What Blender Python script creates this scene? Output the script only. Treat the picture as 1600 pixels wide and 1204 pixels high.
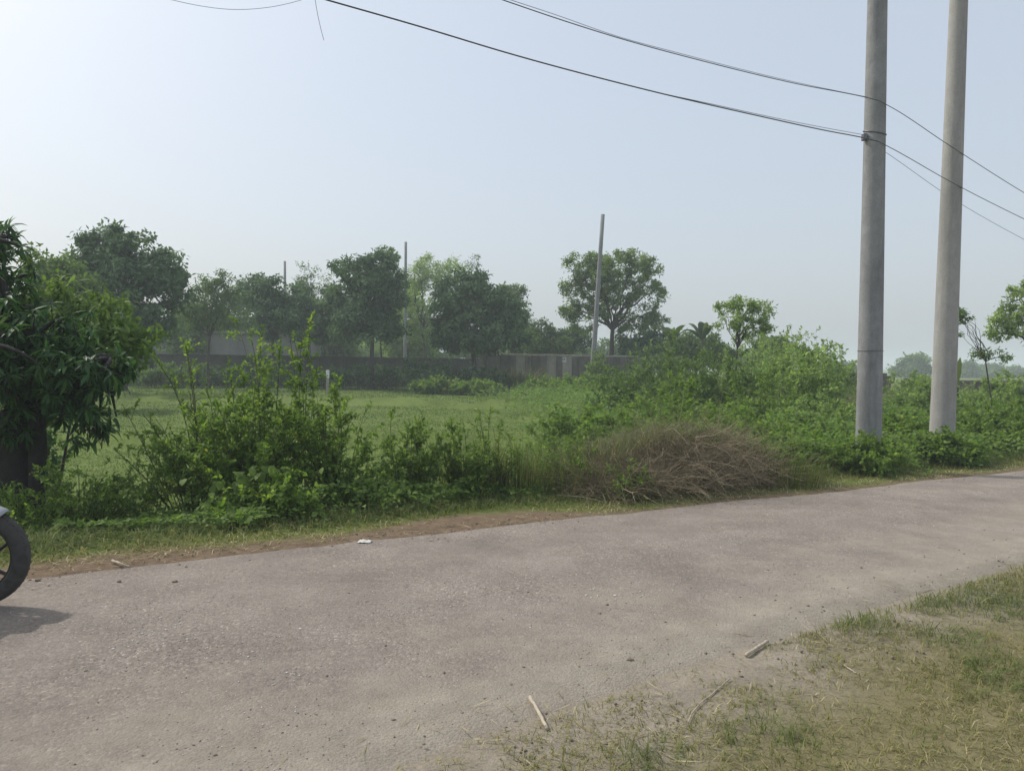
import bpy, math, random
import numpy as np
from mathutils import Vector, Matrix

for o in list(bpy.data.objects):
    bpy.data.objects.remove(o)
SC = bpy.context.scene
COL = SC.collection
rng = np.random.default_rng(11)
random.seed(5)

# ------------------------------------------------------------------ camera
F = 1190.0                                   # focal length in pixels of the 1600 px photo
PITCH = math.atan(34 / F)
ROLL = math.radians(0.6)
EYE = np.array([0.0, 0.0, 1.6])
FW = np.array([0, math.cos(PITCH), -math.sin(PITCH)])
R0 = np.array([1.0, 0, 0])
U0 = np.cross(R0, FW)
RT = R0 * math.cos(ROLL) + U0 * math.sin(ROLL)
UP = np.cross(RT, FW)
cam = bpy.data.cameras.new('camera')
cam.lens = 36.0 * F / 1600
cam.sensor_width = 36.0
cam.sensor_fit = 'HORIZONTAL'
cam.clip_end = 6000
camo = bpy.data.objects.new('camera', cam)
m = Matrix.Identity(4)
for i in range(3):
    m[i][0], m[i][1], m[i][2], m[i][3] = RT[i], UP[i], -FW[i], EYE[i]
camo.matrix_world = m
COL.objects.link(camo)
SC.camera = camo

# ------------------------------------------------------------------ sky and sun
SUN_AZ = math.radians(-62)                   # left of the view direction
SUN_EL = math.radians(47)
w = bpy.data.worlds.new('World')
SC.world = w
w.use_nodes = True
nt = w.node_tree
sky = nt.nodes.new('ShaderNodeTexSky')
sky.sky_type = 'NISHITA'
sky.sun_disc = False
sky.sun_elevation = SUN_EL
sky.sun_rotation = SUN_AZ
sky.air_density = 1.2
sky.dust_density = 5.0
sky.ozone_density = 2.5
bg = nt.nodes['Background']
bg.inputs['Strength'].default_value = 0.15
veil = nt.nodes.new('ShaderNodeMix')            # even milky veil of a hazy sky over the clear one
veil.data_type = 'RGBA'
veil.inputs[0].default_value = 0.66
veil.inputs[7].default_value = (3.48, 3.78, 4.12, 1)
nt.links.new(sky.outputs[0], veil.inputs[6])
nt.links.new(veil.outputs[2], bg.inputs['Color'])
sun = bpy.data.lights.new('sun', 'SUN')
sun.energy = 2.2
sun.angle = math.radians(1.0)
sun.color = (1.0, 0.95, 0.88)
suno = bpy.data.objects.new('sun', sun)
sv = Vector((math.sin(SUN_AZ) * math.cos(SUN_EL), math.cos(SUN_AZ) * math.cos(SUN_EL), math.sin(SUN_EL)))
suno.rotation_euler = sv.to_track_quat('Z', 'Y').to_euler()
suno.location = (0, 0, 40)
COL.objects.link(suno)
SC.view_settings.view_transform = 'Standard'
SC.view_settings.look = 'None'
SC.view_settings.gamma = 1
SC.view_settings.exposure = 0.36
SC.render.engine = 'CYCLES'
SC.cycles.max_bounces = 8
SC.cycles.diffuse_bounces = 6
SC.cycles.glossy_bounces = 2
SC.cycles.transmission_bounces = 6
SC.cycles.volume_bounces = 2
SC.cycles.use_denoising = True

# ------------------------------------------------------------------ helpers
def ray(x, y):
    return FW + RT * (x - 800) / F - UP * (y - 602) / F
def P(x, y, D):
    """world point seen at photo pixel x, y at D metres in front"""
    d = ray(x, y)
    return EYE + d * (D / d[1])
_lat = np.random.default_rng(3).random((256, 256))
def vn(x, y, sc=1.0, seed=0):
    x = np.asarray(x, float) / sc + 17.3 * seed; y = np.asarray(y, float) / sc + 9.1 * seed
    xi = np.floor(x).astype(int); yi = np.floor(y).astype(int)
    fx = x - xi; fy = y - yi
    fx = fx * fx * (3 - 2 * fx); fy = fy * fy * (3 - 2 * fy)
    a = _lat[xi % 256, yi % 256]; b = _lat[(xi + 1) % 256, yi % 256]
    c = _lat[xi % 256, (yi + 1) % 256]; d = _lat[(xi + 1) % 256, (yi + 1) % 256]
    return (a * (1 - fx) + b * fx) * (1 - fy) + (c * (1 - fx) + d * fx) * fy
def fbm(x, y, sc, seed=0):
    return 0.55 * vn(x, y, sc, seed) + 0.3 * vn(x, y, sc / 2.1, seed + 1) + 0.15 * vn(x, y, sc / 4.3, seed + 2)
def sst(a, b, x):
    t = np.clip((np.asarray(x, float) - a) / (b - a), 0, 1)
    return t * t * (3 - 2 * t)
TH = math.radians(31)
RD = np.array([math.cos(TH), math.sin(TH)]); RN = np.array([-RD[1], RD[0]])
def far_edge(s): return 6.62 - 0.034 * np.clip(s, -30, 60)
def near_edge(s): return 2.75 + 0.06 * np.clip(s, -20, 8)
def sc_of(x, y):
    return x * RD[0] + y * RD[1], x * RN[0] + y * RN[1]
def H(x, y):
    """height of the ground"""
    x = np.asarray(x, float); y = np.asarray(y, float)
    s, c = sc_of(x, y)
    fe = far_edge(s); ne = near_edge(s)
    right = sst(1, 7, x)
    drop = -0.45 + 0.25 * right
    z = drop * sst(fe + 0.7, fe + 3.6, c)
    z = z + 0.33 * sst(16, 48, y) * sst(fe + 2, fe + 5, c) * (1 - 0.5 * right)
    z = z - 0.9 * sst(70, 260, y)
    fieldm = sst(fe + 3.5, fe + 6, c) * (1 - sst(60, 80, y))
    z = z + fieldm * 0.30 * np.exp(-((y - 19.5 - 0.10 * x - 1.2 * (vn(x, y, 6, 4) - .5)) / 0.45) ** 2)
    z = z + fieldm * 0.38 * np.exp(-((y - 32 + 0.22 * x - 3 * (vn(x, y, 9, 5) - .5)) / 0.6) ** 2)
    z = z + fieldm * 0.34 * np.exp(-((y - 25.5 - 0.45 * x - 3 * (vn(x, y, 9, 7) - .5)) / 0.5) ** 2) * sst(-2, 2, x)
    z = z + fieldm * 0.10 * (fbm(x, y, 3.0, 2) - .5)
    under = sst(ne - 0.15, ne + 0.25, c) * (1 - sst(fe - 0.25, fe + 0.1, c))
    z = z - 0.05 * under
    off = (1 - under)
    z = z + off * 0.05 * (fbm(x, y, 0.9, 6) - 0.5) * (np.abs(y) < 40)
    return z
def mesh_np(name, V, Fc, attrs=None, smooth=False):
    V = np.ascontiguousarray(V, np.float32); Fc = np.ascontiguousarray(Fc, np.int32)
    me = bpy.data.meshes.new(name)
    k = Fc.shape[1]; n = len(Fc)
    me.vertices.add(len(V)); me.vertices.foreach_set('co', V.ravel())
    me.loops.add(n * k); me.loops.foreach_set('vertex_index', Fc.ravel())
    me.polygons.add(n)
    me.polygons.foreach_set('loop_start', np.arange(0, n * k, k, dtype=np.int32))
    me.polygons.foreach_set('loop_total', np.full(n, k, np.int32))
    if smooth:
        me.polygons.foreach_set('use_smooth', np.ones(n, bool))
    for an, av in (attrs or {}).items():
        a = me.attributes.new(an, 'FLOAT', 'POINT')
        a.data.foreach_set('value', np.ascontiguousarray(av, np.float32))
    me.update(calc_edges=True)
    me.validate()
    return me
def cat(meshes):
    """join (V, F, rnd) triples of equal face size"""
    Vs, Fs, As, o = [], [], [], 0
    for V, Fc, A in meshes:
        Vs.append(V); Fs.append(Fc + o); As.append(A); o += len(V)
    return np.concatenate(Vs), np.concatenate(Fs), np.concatenate(As)
def nrm(v): return v / np.maximum(np.linalg.norm(v, axis=-1, keepdims=True), 1e-9)
def link(name, me, mat=None, parent=None, loc=None):
    o = bpy.data.objects.new(name, me)
    COL.objects.link(o)
    if mat is not None and me is not None and not me.materials:
        me.materials.append(mat)
    if parent is not None: o.parent = parent
    if loc is not None: o.location = tuple(float(v) for v in loc)
    return o
def tag(o, label=None, cat_=None, group=None, kind=None):
    if label: o['label'] = label
    if cat_: o['category'] = cat_
    if group: o['group'] = group
    if kind: o['kind'] = kind
    return o
def thing(name, label, cat_, loc, group=None):
    o = bpy.data.objects.new(name, None)
    o.empty_display_size = 0.2
    COL.objects.link(o)
    o.location = tuple(float(v) for v in loc)
    return tag(o, label, cat_, group)
# --- shapes (all return V, F(tri), rnd)
def leaves(p, d, n, L, W, rnd=None, droop=0.15, fold=0.15, detail=1):
    N = len(p)
    if N == 0: return np.zeros((0, 3)), np.zeros((0, 3), int), np.zeros(0)
    d = nrm(d); s = nrm(np.cross(d, n)); n = nrm(np.cross(s, d))
    L = np.broadcast_to(L, (N,))[:, None]; W = np.broadcast_to(W, (N,))[:, None]
    rnd = rng.random(N) if rnd is None else rnd
    ar = np.arange(N)[:, None]
    if detail == 0:
        V = np.stack([p, p + d * L * .45 + s * W * .5, p + d * L * .45 - s * W * .5, p + d * L - n * L * droop], 1)
        Fc = np.array([[0, 2, 3], [0, 3, 1]]); k = 4
    elif detail == 1:
        V = np.stack([p, p + d * L * .42 + s * W * .5 + n * W * fold, p + d * L * .45, p + d * L * .42 - s * W * .5 + n * W * fold,
                      p + d * L - n * L * droop], 1)
        Fc = np.array([[0, 3, 2], [0, 2, 1], [2, 3, 4], [1, 2, 4]]); k = 5
    else:
        a = p + d * L * .33 - n * L * droop * .08; b = p + d * L * .68 - n * L * droop * .42
        V = np.stack([p, a + s * W * .46 + n * W * fold, a, a - s * W * .46 + n * W * fold,
                      b + s * W * .42 + n * W * fold, b, b - s * W * .42 + n * W * fold, p + d * L * .97 - n * L * droop], 1)
        Fc = np.array([[0, 3, 2], [0, 2, 1], [2, 3, 6], [2, 6, 5], [1, 2, 5], [1, 5, 4], [5, 6, 7], [4, 5, 7]]); k = 8
    Fa = (Fc[None] + (ar * k)[:, :, None]).reshape(-1, 3)
    return V.reshape(-1, 3), Fa, np.repeat(rnd, k)
def blades(p, d, L, W, bend, rnd=None):
    """grass blades: p base, d upward lean direction, bend = horizontal throw of the tip"""
    N = len(p)
    d = nrm(d); side = nrm(np.stack([-d[:, 1] + 1e-3, d[:, 0] + rng.normal(0, .3, N), np.zeros(N)], 1))
    hz = nrm(np.stack([d[:, 0], d[:, 1], np.zeros(N)], 1))
    L = np.broadcast_to(L, (N,))[:, None]; W = np.broadcast_to(W, (N,))[:, None]; bend = np.broadcast_to(bend, (N,))[:, None]
    mid = p + d * L * .55
    tip = p + d * L + hz * L * bend - np.array([0, 0, 1]) * L * bend * .55
    V = np.stack([p + side * W * .5, p - side * W * .5, mid + side * W * .42, mid - side * W * .42, tip], 1).reshape(-1, 3)
    Fc = np.array([[0, 1, 3], [0, 3, 2], [2, 3, 4]])
    Fa = (Fc[None] + (np.arange(N) * 5)[:, None, None]).reshape(-1, 3)
    rnd = rng.random(N) if rnd is None else rnd
    return V, Fa, np.repeat(rnd, 5)
def tubes(paths, radii, sides=5, rnd=None, cap=False):
    paths = np.asarray(paths, float); n, k, _ = paths.shape
    radii = np.broadcast_to(radii, (n, k))
    t = nrm(np.gradient(paths, axis=1))
    t0 = nrm(paths[:, -1] - paths[:, 0])
    ref = np.where(np.abs(t0[:, 2:3]) > .9, np.array([[1.0, 0, 0]]), np.array([[0, 0, 1.0]]))[:, None, :]
    a = nrm(np.cross(t, np.broadcast_to(ref, t.shape))); b = np.cross(t, a)
    an = np.linspace(0, 2 * math.pi, sides, endpoint=False)
    V = paths[:, :, None, :] + radii[:, :, None, None] * (a[:, :, None, :] * np.cos(an)[None, None, :, None] + b[:, :, None, :] * np.sin(an)[None, None, :, None])
    idx = np.arange(n * k * sides).reshape(n, k, sides)
    i0 = idx[:, :-1]; i1 = idx[:, 1:]
    q = np.stack([i0, np.roll(i0, -1, 2), np.roll(i1, -1, 2), i1], -1).reshape(-1, 4)
    Fa = np.concatenate([q[:, [0, 1, 2]], q[:, [0, 2, 3]]])
    V = V.reshape(-1, 3)
    rnd = rng.random(n) if rnd is None else rnd
    A = np.repeat(rnd, k * sides)
    if cap:
        c0 = len(V)
        V = np.concatenate([V, paths[:, 0], paths[:, -1]]); A = np.concatenate([A, rnd, rnd])
        e = []
        for i in range(n):
            for j in range(sides):
                e.append((c0 + i, idx[i, 0, (j + 1) % sides], idx[i, 0, j])); e.append((c0 + n + i, idx[i, -1, j], idx[i, -1, (j + 1) % sides]))
        Fa = np.concatenate([Fa, np.array(e)])
    return V, Fa, A
def bez(p0, p1, p2, k):
    t = np.linspace(0, 1, k)[None, :, None]
    return (1 - t) ** 2 * p0[:, None] + 2 * t * (1 - t) * p1[:, None] + t * t * p2[:, None]
def boxm(lo, hi, bev=0.0):
    """box mesh with small chamfered edges"""
    import bmesh
    bm = bmesh.new()
    bmesh.ops.create_cube(bm, size=1)
    lo = np.array(lo, float); hi = np.array(hi, float); c = (lo + hi) / 2; s = hi - lo
    for v in bm.verts: v.co = Vector((v.co.x * s[0] + c[0], v.co.y * s[1] + c[1], v.co.z * s[2] + c[2]))
    if bev > 0:
        bmesh.ops.bevel(bm, geom=list(bm.edges), offset=bev, segments=1, affect='EDGES')
    me = bpy.data.meshes.new('box'); bm.to_mesh(me); bm.free()
    return me
def loc_mesh(name, M3, base, smooth=False):
    V, Fc, A = M3
    return mesh_np(name, V - np.asarray(base)[None], Fc, {'rnd': A}, smooth)

# ------------------------------------------------------------------ materials
def newmat(name):
    mt = bpy.data.materials.new(name); mt.use_nodes = True
    return mt, mt.node_tree, mt.node_tree.nodes['Principled BSDF']
def ramp(t, stops, src):
    r = t.nodes.new('ShaderNodeValToRGB')
    el = r.color_ramp.elements
    while len(el) < len(stops): el.new(0.5)
    for e, (pp, c) in zip(el, stops):
        e.position = pp; e.color = (*c, 1)
    t.links.new(src, r.inputs[0])
    return r.outputs[0]
def noise(t, scale, detail=4, rough=.6, vec=None, dist=0):
    n = t.nodes.new('ShaderNodeTexNoise'); n.inputs['Scale'].default_value = scale
    n.inputs['Detail'].default_value = detail; n.inputs['Roughness'].default_value = rough; n.inputs['Distortion'].default_value = dist
    if vec is None:
        g = t.nodes.new('ShaderNodeNewGeometry'); vec = g.outputs['Position']
    t.links.new(vec, n.inputs['Vector'])
    return n.outputs['Fac']
def mixc(t, fac, a, b, mode='MIX'):
    mx = t.nodes.new('ShaderNodeMix'); mx.data_type = 'RGBA'; mx.blend_type = mode
    for s, v in ((mx.inputs[0], fac), (mx.inputs[6], a), (mx.inputs[7], b)):
        if hasattr(v, 'is_output'): t.links.new(v, s)
        elif isinstance(v, (int, float)): s.default_value = v
        else: s.default_value = (*v, 1)
    return mx.outputs[2]
def math_(t, op, a, b=0.0, c=None):
    n = t.nodes.new('ShaderNodeMath'); n.operation = op; n.use_clamp = False
    for i, v in enumerate((a, b, c)):
        if v is None: continue
        if hasattr(v, 'is_output'): t.links.new(v, n.inputs[i])
        else: n.inputs[i].default_value = v
    return n.outputs[0]
def attr(t, name):
    a = t.nodes.new('ShaderNodeAttribute'); a.attribute_name = name
    return a.outputs['Fac']
def bump(t, b, h, strength, dist):
    n = t.nodes.new('ShaderNodeBump'); n.inputs['Strength'].default_value = strength; n.inputs['Distance'].default_value = dist
    t.links.new(h, n.inputs['Height']); t.links.new(n.outputs[0], b.inputs['Normal'])
def leafmat(name, stops, trans=0.4, rough=0.62, tint=(1.2, 1.3, 0.65), gain=1.0):
    stops = [(a_, (c_[0] * gain, c_[1] * gain, c_[2] * gain * 1.05)) for a_, c_ in stops]
    mt, t, b = newmat(name)
    c = ramp(t, stops, attr(t, 'rnd'))
    c = mixc(t, 0.5, c, mixc(t, noise(t, 2.2, 2), (0.6, 0.6, 0.6), (1.4, 1.4, 1.4)), 'MULTIPLY')
    t.links.new(c, b.inputs['Base Color'])
    b.inputs['Roughness'].default_value = rough
    b.inputs['Specular IOR Level'].default_value = 0.18
    tr = t.nodes.new('ShaderNodeBsdfTranslucent')
    t.links.new(mixc(t, 1.0, c, tint, 'MULTIPLY'), tr.inputs['Color'])
    ms = t.nodes.new('ShaderNodeMixShader'); ms.inputs[0].default_value = trans
    t.links.new(b.outputs[0], ms.inputs[1]); t.links.new(tr.outputs[0], ms.inputs[2])
    t.links.new(ms.outputs[0], t.nodes['Material Output'].inputs['Surface'])
    return mt
M = {}
M['mango'] = leafmat('mango_leaf', [(0, (.022, .05, .018)), (.6, (.035, .08, .025)), (.92, (.06, .12, .03)), (1, (.14, .19, .04))], .36, .45, gain=1.7)
M['dark'] = leafmat('dark_foliage', [(0, (.026, .052, .022)), (.5, (.05, .09, .036)), (1, (.11, .165, .07))], .24, gain=1.8)
M['mid'] = leafmat('mid_foliage', [(0, (.05, .08, .024)), (.6, (.078, .125, .034)), (1, (.13, .185, .055))], .4, gain=1.65)
M['light'] = leafmat('light_foliage', [(0, (.075, .11, .035)), (.6, (.11, .16, .05)), (1, (.16, .21, .075))], .5, gain=1.6)
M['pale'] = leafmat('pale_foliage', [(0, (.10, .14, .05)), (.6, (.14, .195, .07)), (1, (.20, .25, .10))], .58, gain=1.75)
M['shrub'] = leafmat('shrub_leaf', [(0, (.05, .085, .018)), (.55, (.09, .14, .03)), (.9, (.14, .195, .045)), (1, (.22, .23, .05))], .52, gain=2.0)
M['weed'] = leafmat('weed_leaf', [(0, (.06, .10, .022)), (.55, (.10, .155, .035)), (.92, (.15, .21, .055)), (1, (.22, .22, .07))], .5, gain=1.65)
M['blade'] = leafmat('grass_blade', [(0, (.06, .09, .022)), (.5, (.105, .135, .038)), (.85, (.16, .17, .06)), (1, (.28, .23, .12))], .35, gain=1.15)
M['field'] = leafmat('field_grass_blade', [(0, (.06, .105, .02)), (.6, (.105, .155, .032)), (1, (.16, .205, .055))], .35, gain=1.18)
M['drygrass'] = leafmat('dry_grass_blade', [(0, (.07, .105, .025)), (.3, (.12, .14, .042)), (.6, (.19, .172, .065)), (.85, (.27, .23, .105)), (1, (.42, .36, .22))], .3, gain=1.35)
M['reed'] = leafmat('reed_blade', [(0, (.09, .12, .05)), (.5, (.15, .16, .08)), (1, (.24, .21, .13))], .35, gain=1.3)
M['twig'] = leafmat('dry_twig', [(0, (.12, .098, .06)), (.4, (.225, .185, .112)), (.8, (.34, .285, .18)), (1, (.52, .45, .32))], .2, .8, gain=1.3)
M['bananaleaf'] = leafmat('banana_leaf', [(0, (.05, .09, .03)), (.6, (.09, .14, .04)), (1, (.16, .2, .07))], .3, gain=.9)
def barkmat(name, a, b_):
    mt, t, b = newmat(name)
    t.links.new(ramp(t, [(.3, a), (.7, b_)], noise(t, 14, 5, .7)), b.inputs['Base Color'])
    b.inputs['Roughness'].default_value = .9
    bump(t, b, noise(t, 30, 4), .6, .02)
    return mt
M['bark'] = barkmat('bark', (.04, .035, .029), (.10, .085, .07))
M['bark_dark'] = barkmat('shade_darkened_bark', (.012, .011, .010), (.035, .031, .027))  # near-black tone paints in the shade on the nearest tree's trunk
M['stem'] = barkmat('green_stem', (.06, .07, .03), (.12, .12, .055))
def concmat(name, a, b_, stain, scale=1.0):
    mt, t, b = newmat(name)
    g = t.nodes.new('ShaderNodeNewGeometry')
    mp = t.nodes.new('ShaderNodeMapping'); mp.inputs['Scale'].default_value = (1, 1, .18)
    t.links.new(g.outputs['Position'], mp.inputs['Vector'])
    c = ramp(t, [(.3, a), (.7, b_)], noise(t, 5 * scale, 6, .65))
    st = ramp(t, [(.45, (0, 0, 0)), (.7, (1, 1, 1))], noise(t, 3.2 * scale, 5, .7, mp.outputs[0]))
    c = mixc(t, math_(t, 'MULTIPLY', st, .9), c, stain)
    fine = ramp(t, [(.3, (.8, .8, .8)), (.7, (1.12, 1.12, 1.12))], noise(t, 60 * scale, 3))
    c = mixc(t, .8, c, fine, 'MULTIPLY')
    t.links.new(c, b.inputs['Base Color'])
    b.inputs['Roughness'].default_value = .9
    bump(t, b, noise(t, 40 * scale, 4), .35, .01)
    return mt
M['pole_grey'] = concmat('weathered_pole_concrete', (.215, .218, .216), (.31, .313, .31), (.145, .148, .15))
M['pole_tan'] = concmat('smooth_pole_concrete', (.32, .312, .29), (.39, .38, .355), (.245, .24, .225))
M['wall_concrete'] = concmat('wall_concrete', (.34, .305, .265), (.46, .415, .365), (.19, .18, .15), .5)
M['wall_dark'] = concmat('shade_darkened_wall_plaster', (.06, .06, .05), (.10, .098, .085), (.035, .04, .03), .5)  # plaster tone lowered so the wall's shaded face is in the colour
M['wall_old'] = concmat('old_wall_plaster', (.13, .118, .098), (.20, .182, .155), (.075, .075, .06), .6)
M['shed'] = concmat('shed_plaster', (.17, .17, .165), (.225, .222, .215), (.13, .13, .125), .3)
def flat(name, col, rough=.6, metal=0, var=.15, sc=30):
    mt, t, b = newmat(name)
    lo = tuple(c * (1 - var) for c in col); hi = tuple(min(1, c * (1 + var)) for c in col)
    t.links.new(ramp(t, [(.3, lo), (.7, hi)], noise(t, sc, 3)), b.inputs['Base Color'])
    b.inputs['Roughness'].default_value = rough; b.inputs['Metallic'].default_value = metal
    return mt
M['cable'] = flat('cable_sheath', (.06, .06, .063), .6)
M['thincable'] = flat('thin_cable', (.10, .10, .105), .6)
M['steel'] = flat('galvanised_steel', (.35, .35, .35), .5, .8)
M['whitepaint'] = flat('white_paint', (.72, .72, .70), .6, 0, .1)
M['plastic'] = flat('white_plastic_film', (.6, .585, .55), .35, 0, .08)
M['ink'] = flat('dark_ink', (.06, .06, .06), .7)
M['rubber'] = flat('dusty_tyre_rubber', (.045, .043, .04), .85, 0, .35, 18)
M['rim'] = flat('black_rim', (.02, .02, .022), .35, .3)
M['bikeblack'] = flat('black_bike_plastic', (.02, .02, .022), .35)
M['bikegrey'] = flat('silver_bike_paint', (.30, .31, .33), .3, .5)
M['engine'] = flat('engine_metal', (.16, .16, .165), .45, .8)
M['seat'] = flat('seat_vinyl', (.025, .025, .025), .6)
M['lamp'] = flat('headlamp_lens', (.6, .62, .63), .1)
M['stick'] = flat('bleached_stick', (.42, .36, .27), .85, 0, .2, 40)
M['stalk'] = flat('dry_stalk', (.20, .16, .11), .85, 0, .25, 40)
M['pebble'] = None

# ground sheet material
mt, t, b = newmat('ground_soil_and_turf')
turf = ramp(t, [(.25, (.078, .115, .024)), (.5, (.115, .16, .033)), (.75, (.15, .19, .05))], noise(t, .55, 6, .7))
turf = mixc(t, .7, turf, ramp(t, [(.3, (.65, .7, .6)), (.7, (1.35, 1.3, 1.3))], noise(t, 9, 5, .75)), 'MULTIPLY')
sand = ramp(t, [(.3, (.23, .20, .155)), (.55, (.30, .26, .205)), (.8, (.37, .325, .26))], noise(t, 2.6, 8, .7))
sand = mixc(t, .8, sand, ramp(t, [(.3, (.7, .7, .7)), (.68, (1.2, 1.2, 1.2))], noise(t, 55, 5, .7)), 'MULTIPLY')
brown = ramp(t, [(.3, (.12, .085, .055)), (.7, (.23, .165, .11))], noise(t, 6, 7, .75))
c = mixc(t, attr(t, 'sand'), turf, sand)
c = mixc(t, attr(t, 'brown'), c, brown)
olive = ramp(t, [(.3, (.13, .115, .05)), (.7, (.225, .195, .095))], noise(t, 8, 7, .75))
c = mixc(t, attr(t, 'olive'), c, olive)
t.links.new(c, b.inputs['Base Color'])
b.inputs['Roughness'].default_value = .95
b.inputs['Specular IOR Level'].default_value = .15
bump(t, b, math_(t, 'ADD', noise(t, 14, 6, .7), math_(t, 'MULTIPLY', noise(t, 90, 4), .4)), .7, .03)
M['ground'] = mt
# road surface
mt, t, b = newmat('worn_dusty_asphalt')
asp = ramp(t, [(.25, (.19, .163, .138)), (.5, (.255, .22, .186)), (.75, (.325, .283, .243))], noise(t, 1.3, 7, .65))
g = t.nodes.new('ShaderNodeNewGeometry')
vo = t.nodes.new('ShaderNodeTexVoronoi'); vo.inputs['Scale'].default_value = 75; t.links.new(g.outputs['Position'], vo.inputs['Vector'])
vcol = ramp(t, [(0, (.62, .6, .58)), (.55, (.95, .95, .95)), (.8, (1.15, 1.13, 1.12)), (1, (2.0, 1.95, 1.9))], vo.outputs['Color'])
patch = ramp(t, [(.40, (.35, .35, .35)), (.62, (1, 1, 1))], noise(t, .9, 4, .6))
asp = mixc(t, math_(t, 'MULTIPLY', patch, .95), asp, mixc(t, 1.0, asp, vcol, 'MULTIPLY'))
asp = mixc(t, .75, asp, ramp(t, [(.3, (.72, .72, .72)), (.7, (1.2, 1.2, 1.2))], noise(t, 28, 6, .8)), 'MULTIPLY')
dust = ramp(t, [(.3, (.25, .215, .17)), (.7, (.37, .325, .26))], noise(t, 3, 8, .7))
dust = mixc(t, .7, dust, ramp(t, [(.3, (.75, .75, .75)), (.7, (1.18, 1.18, 1.18))], noise(t, 60, 5, .75)), 'MULTIPLY')
df = math_(t, 'ADD', attr(t, 'dust'), math_(t, 'MULTIPLY', math_(t, 'SUBTRACT', noise(t, 1.1, 8, .72), .5), 2.4))
df = ramp(t, [(.2, (0, 0, 0)), (.8, (1, 1, 1))], df)
c = mixc(t, df, asp, dust)
t.links.new(c, b.inputs['Base Color'])
b.inputs['Roughness'].default_value = .88
b.inputs['Specular IOR Level'].default_value = .25
hh = math_(t, 'ADD', math_(t, 'MULTIPLY', vo.outputs['Distance'], -.5), noise(t, 35, 6, .8))
bump(t, b, hh, .75, .012)
M['road'] = mt

# ------------------------------------------------------------------ ground and road
n = 264
uu = np.linspace(-1, 1, n)
kx = 5.0; ax = math.asinh(1400 / kx)
gx = kx * np.sinh(ax * uu); gy = 9 + kx * np.sinh(ax * uu)
X, Y = np.meshgrid(gx, gy, indexing='ij')
Z = H(X, Y)
ii = np.arange(n * n).reshape(n, n)
quad = np.stack([ii[:-1, :-1], ii[1:, :-1], ii[1:, 1:], ii[:-1, 1:]], -1).reshape(-1, 4)
s_, c_ = sc_of(X, Y)
def sandw(x, y):
    s, c = sc_of(x, y)
    q = near_edge(s) - c + 1.0 * (fbm(x, y, 1.1, 21) - .5)
    return 1 - 0.55 * sst(-.3, .3, q) * sst(.2, .5, fbm(x, y, .8, 23) + .1)
def brownw(x, y):
    s, c = sc_of(x, y)
    q = c - far_edge(s) + .5 * (fbm(x, y, 1.0, 25) - .5)
    wd_ = .02 + .5 * np.exp(-((s - 3.7) / 1.2) ** 2) + .35 * np.exp(-((s + .2) / 1.2) ** 2)
    return (1 - sst(wd_, wd_ + .3, q)) * sst(-1.2, -.6, q)
sw = np.where(c_ < near_edge(s_) + 2, 1.0, 0.0) * (np.abs(Y) < 60)
bw = np.where(c_ > near_edge(s_) + 2, brownw(X, Y), 0.0)
ow = np.where(c_ > near_edge(s_) + 2, 0.0, np.clip(.9 * sst(.1, .95, near_edge(s_) - c_ + .9 * (fbm(X, Y, .7, 27) - .5)), 0, .9))
g_me = mesh_np('ground', np.stack([X, Y, Z], -1).reshape(-1, 3), quad, {'sand': sw.ravel(), 'brown': bw.ravel(), 'olive': ow.ravel()}, True)
tag(link('ground', g_me, M['ground']), kind='structure')

def road_edges(S):
    a = near_edge(S) + .22 * (fbm(S, S * 0, .8, 31) - .5) + .5 * (fbm(S, S * 0, 4, 33) - .5)
    b = far_edge(S) + .16 * (fbm(S, S * 0 + 9, .5, 35) - .5) + .3 * (fbm(S, S * 0, 3.2, 37) - .5)
    return a, b
def RZ(x, y):
    """height of the road surface"""
    S, c = sc_of(np.asarray(x, float), np.asarray(y, float)); a, b = road_edges(S); T = (c - a) / (b - a)
    return .006 + .035 * np.clip(np.minimum(T, 1 - T) * 1.6, 0, 1) + .012 * (fbm(x, y, 1.2, 39) - .5)
ns, nc = 900, 26
ss = np.linspace(-35, 110, ns); cc = np.linspace(0, 1, nc)
S_, T_ = np.meshgrid(ss, cc, indexing='ij')
ne, fe = road_edges(S_)
Cc = ne + (fe - ne) * T_
X = S_ * RD[0] + Cc * RN[0]; Y = S_ * RD[1] + Cc * RN[1]
edge = np.minimum(T_, 1 - T_)
Z = .006 + .035 * np.clip(edge * 1.6, 0, 1) - .035 * (edge < 1e-6) + .012 * (fbm(X, Y, 1.2, 39) - .5)
dustw = np.clip(1.15 - T_ * 2.5, 0, 1.1) + np.clip((T_ - .9) * 6, 0, .6) - .12 + .35 * sst(5, 11, S_) + .16 * np.cos((T_ - .36) * 2 * math.pi / .38) * (T_ > .15)
ii = np.arange(ns * nc).reshape(ns, nc)
quad = np.stack([ii[:-1, :-1], ii[1:, :-1], ii[1:, 1:], ii[:-1, 1:]], -1).reshape(-1, 4)
r_me = mesh_np('road', np.stack([X, Y, Z], -1).reshape(-1, 3), quad, {'dust': dustw.ravel()}, True)
tag(link('road', r_me, M['road']), kind='structure')

# ------------------------------------------------------------------ utility poles and cables
def pole(name, label, group, top, base, r_top, r_base, mat, sides=28, rings=18):
    top = np.array(top); base = np.array(base, float)
    root = thing(name, label, 'utility pole', base, group)
    tt = np.linspace(0, 1, rings)[:, None]
    path = (np.array([0, 0, -.25]) * (1 - tt) + (top - base) * tt)[None]
    rad = (r_base + (r_top - r_base) * tt[:, 0])[None]
    link('shaft', mesh_np('shaft', *(lambda q: (q[0], q[1]))(tubes(path, rad, sides, cap=True)), None, True), mat, root)
    return root, top - base
def gz(x, y): return float(H(x, y))
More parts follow.
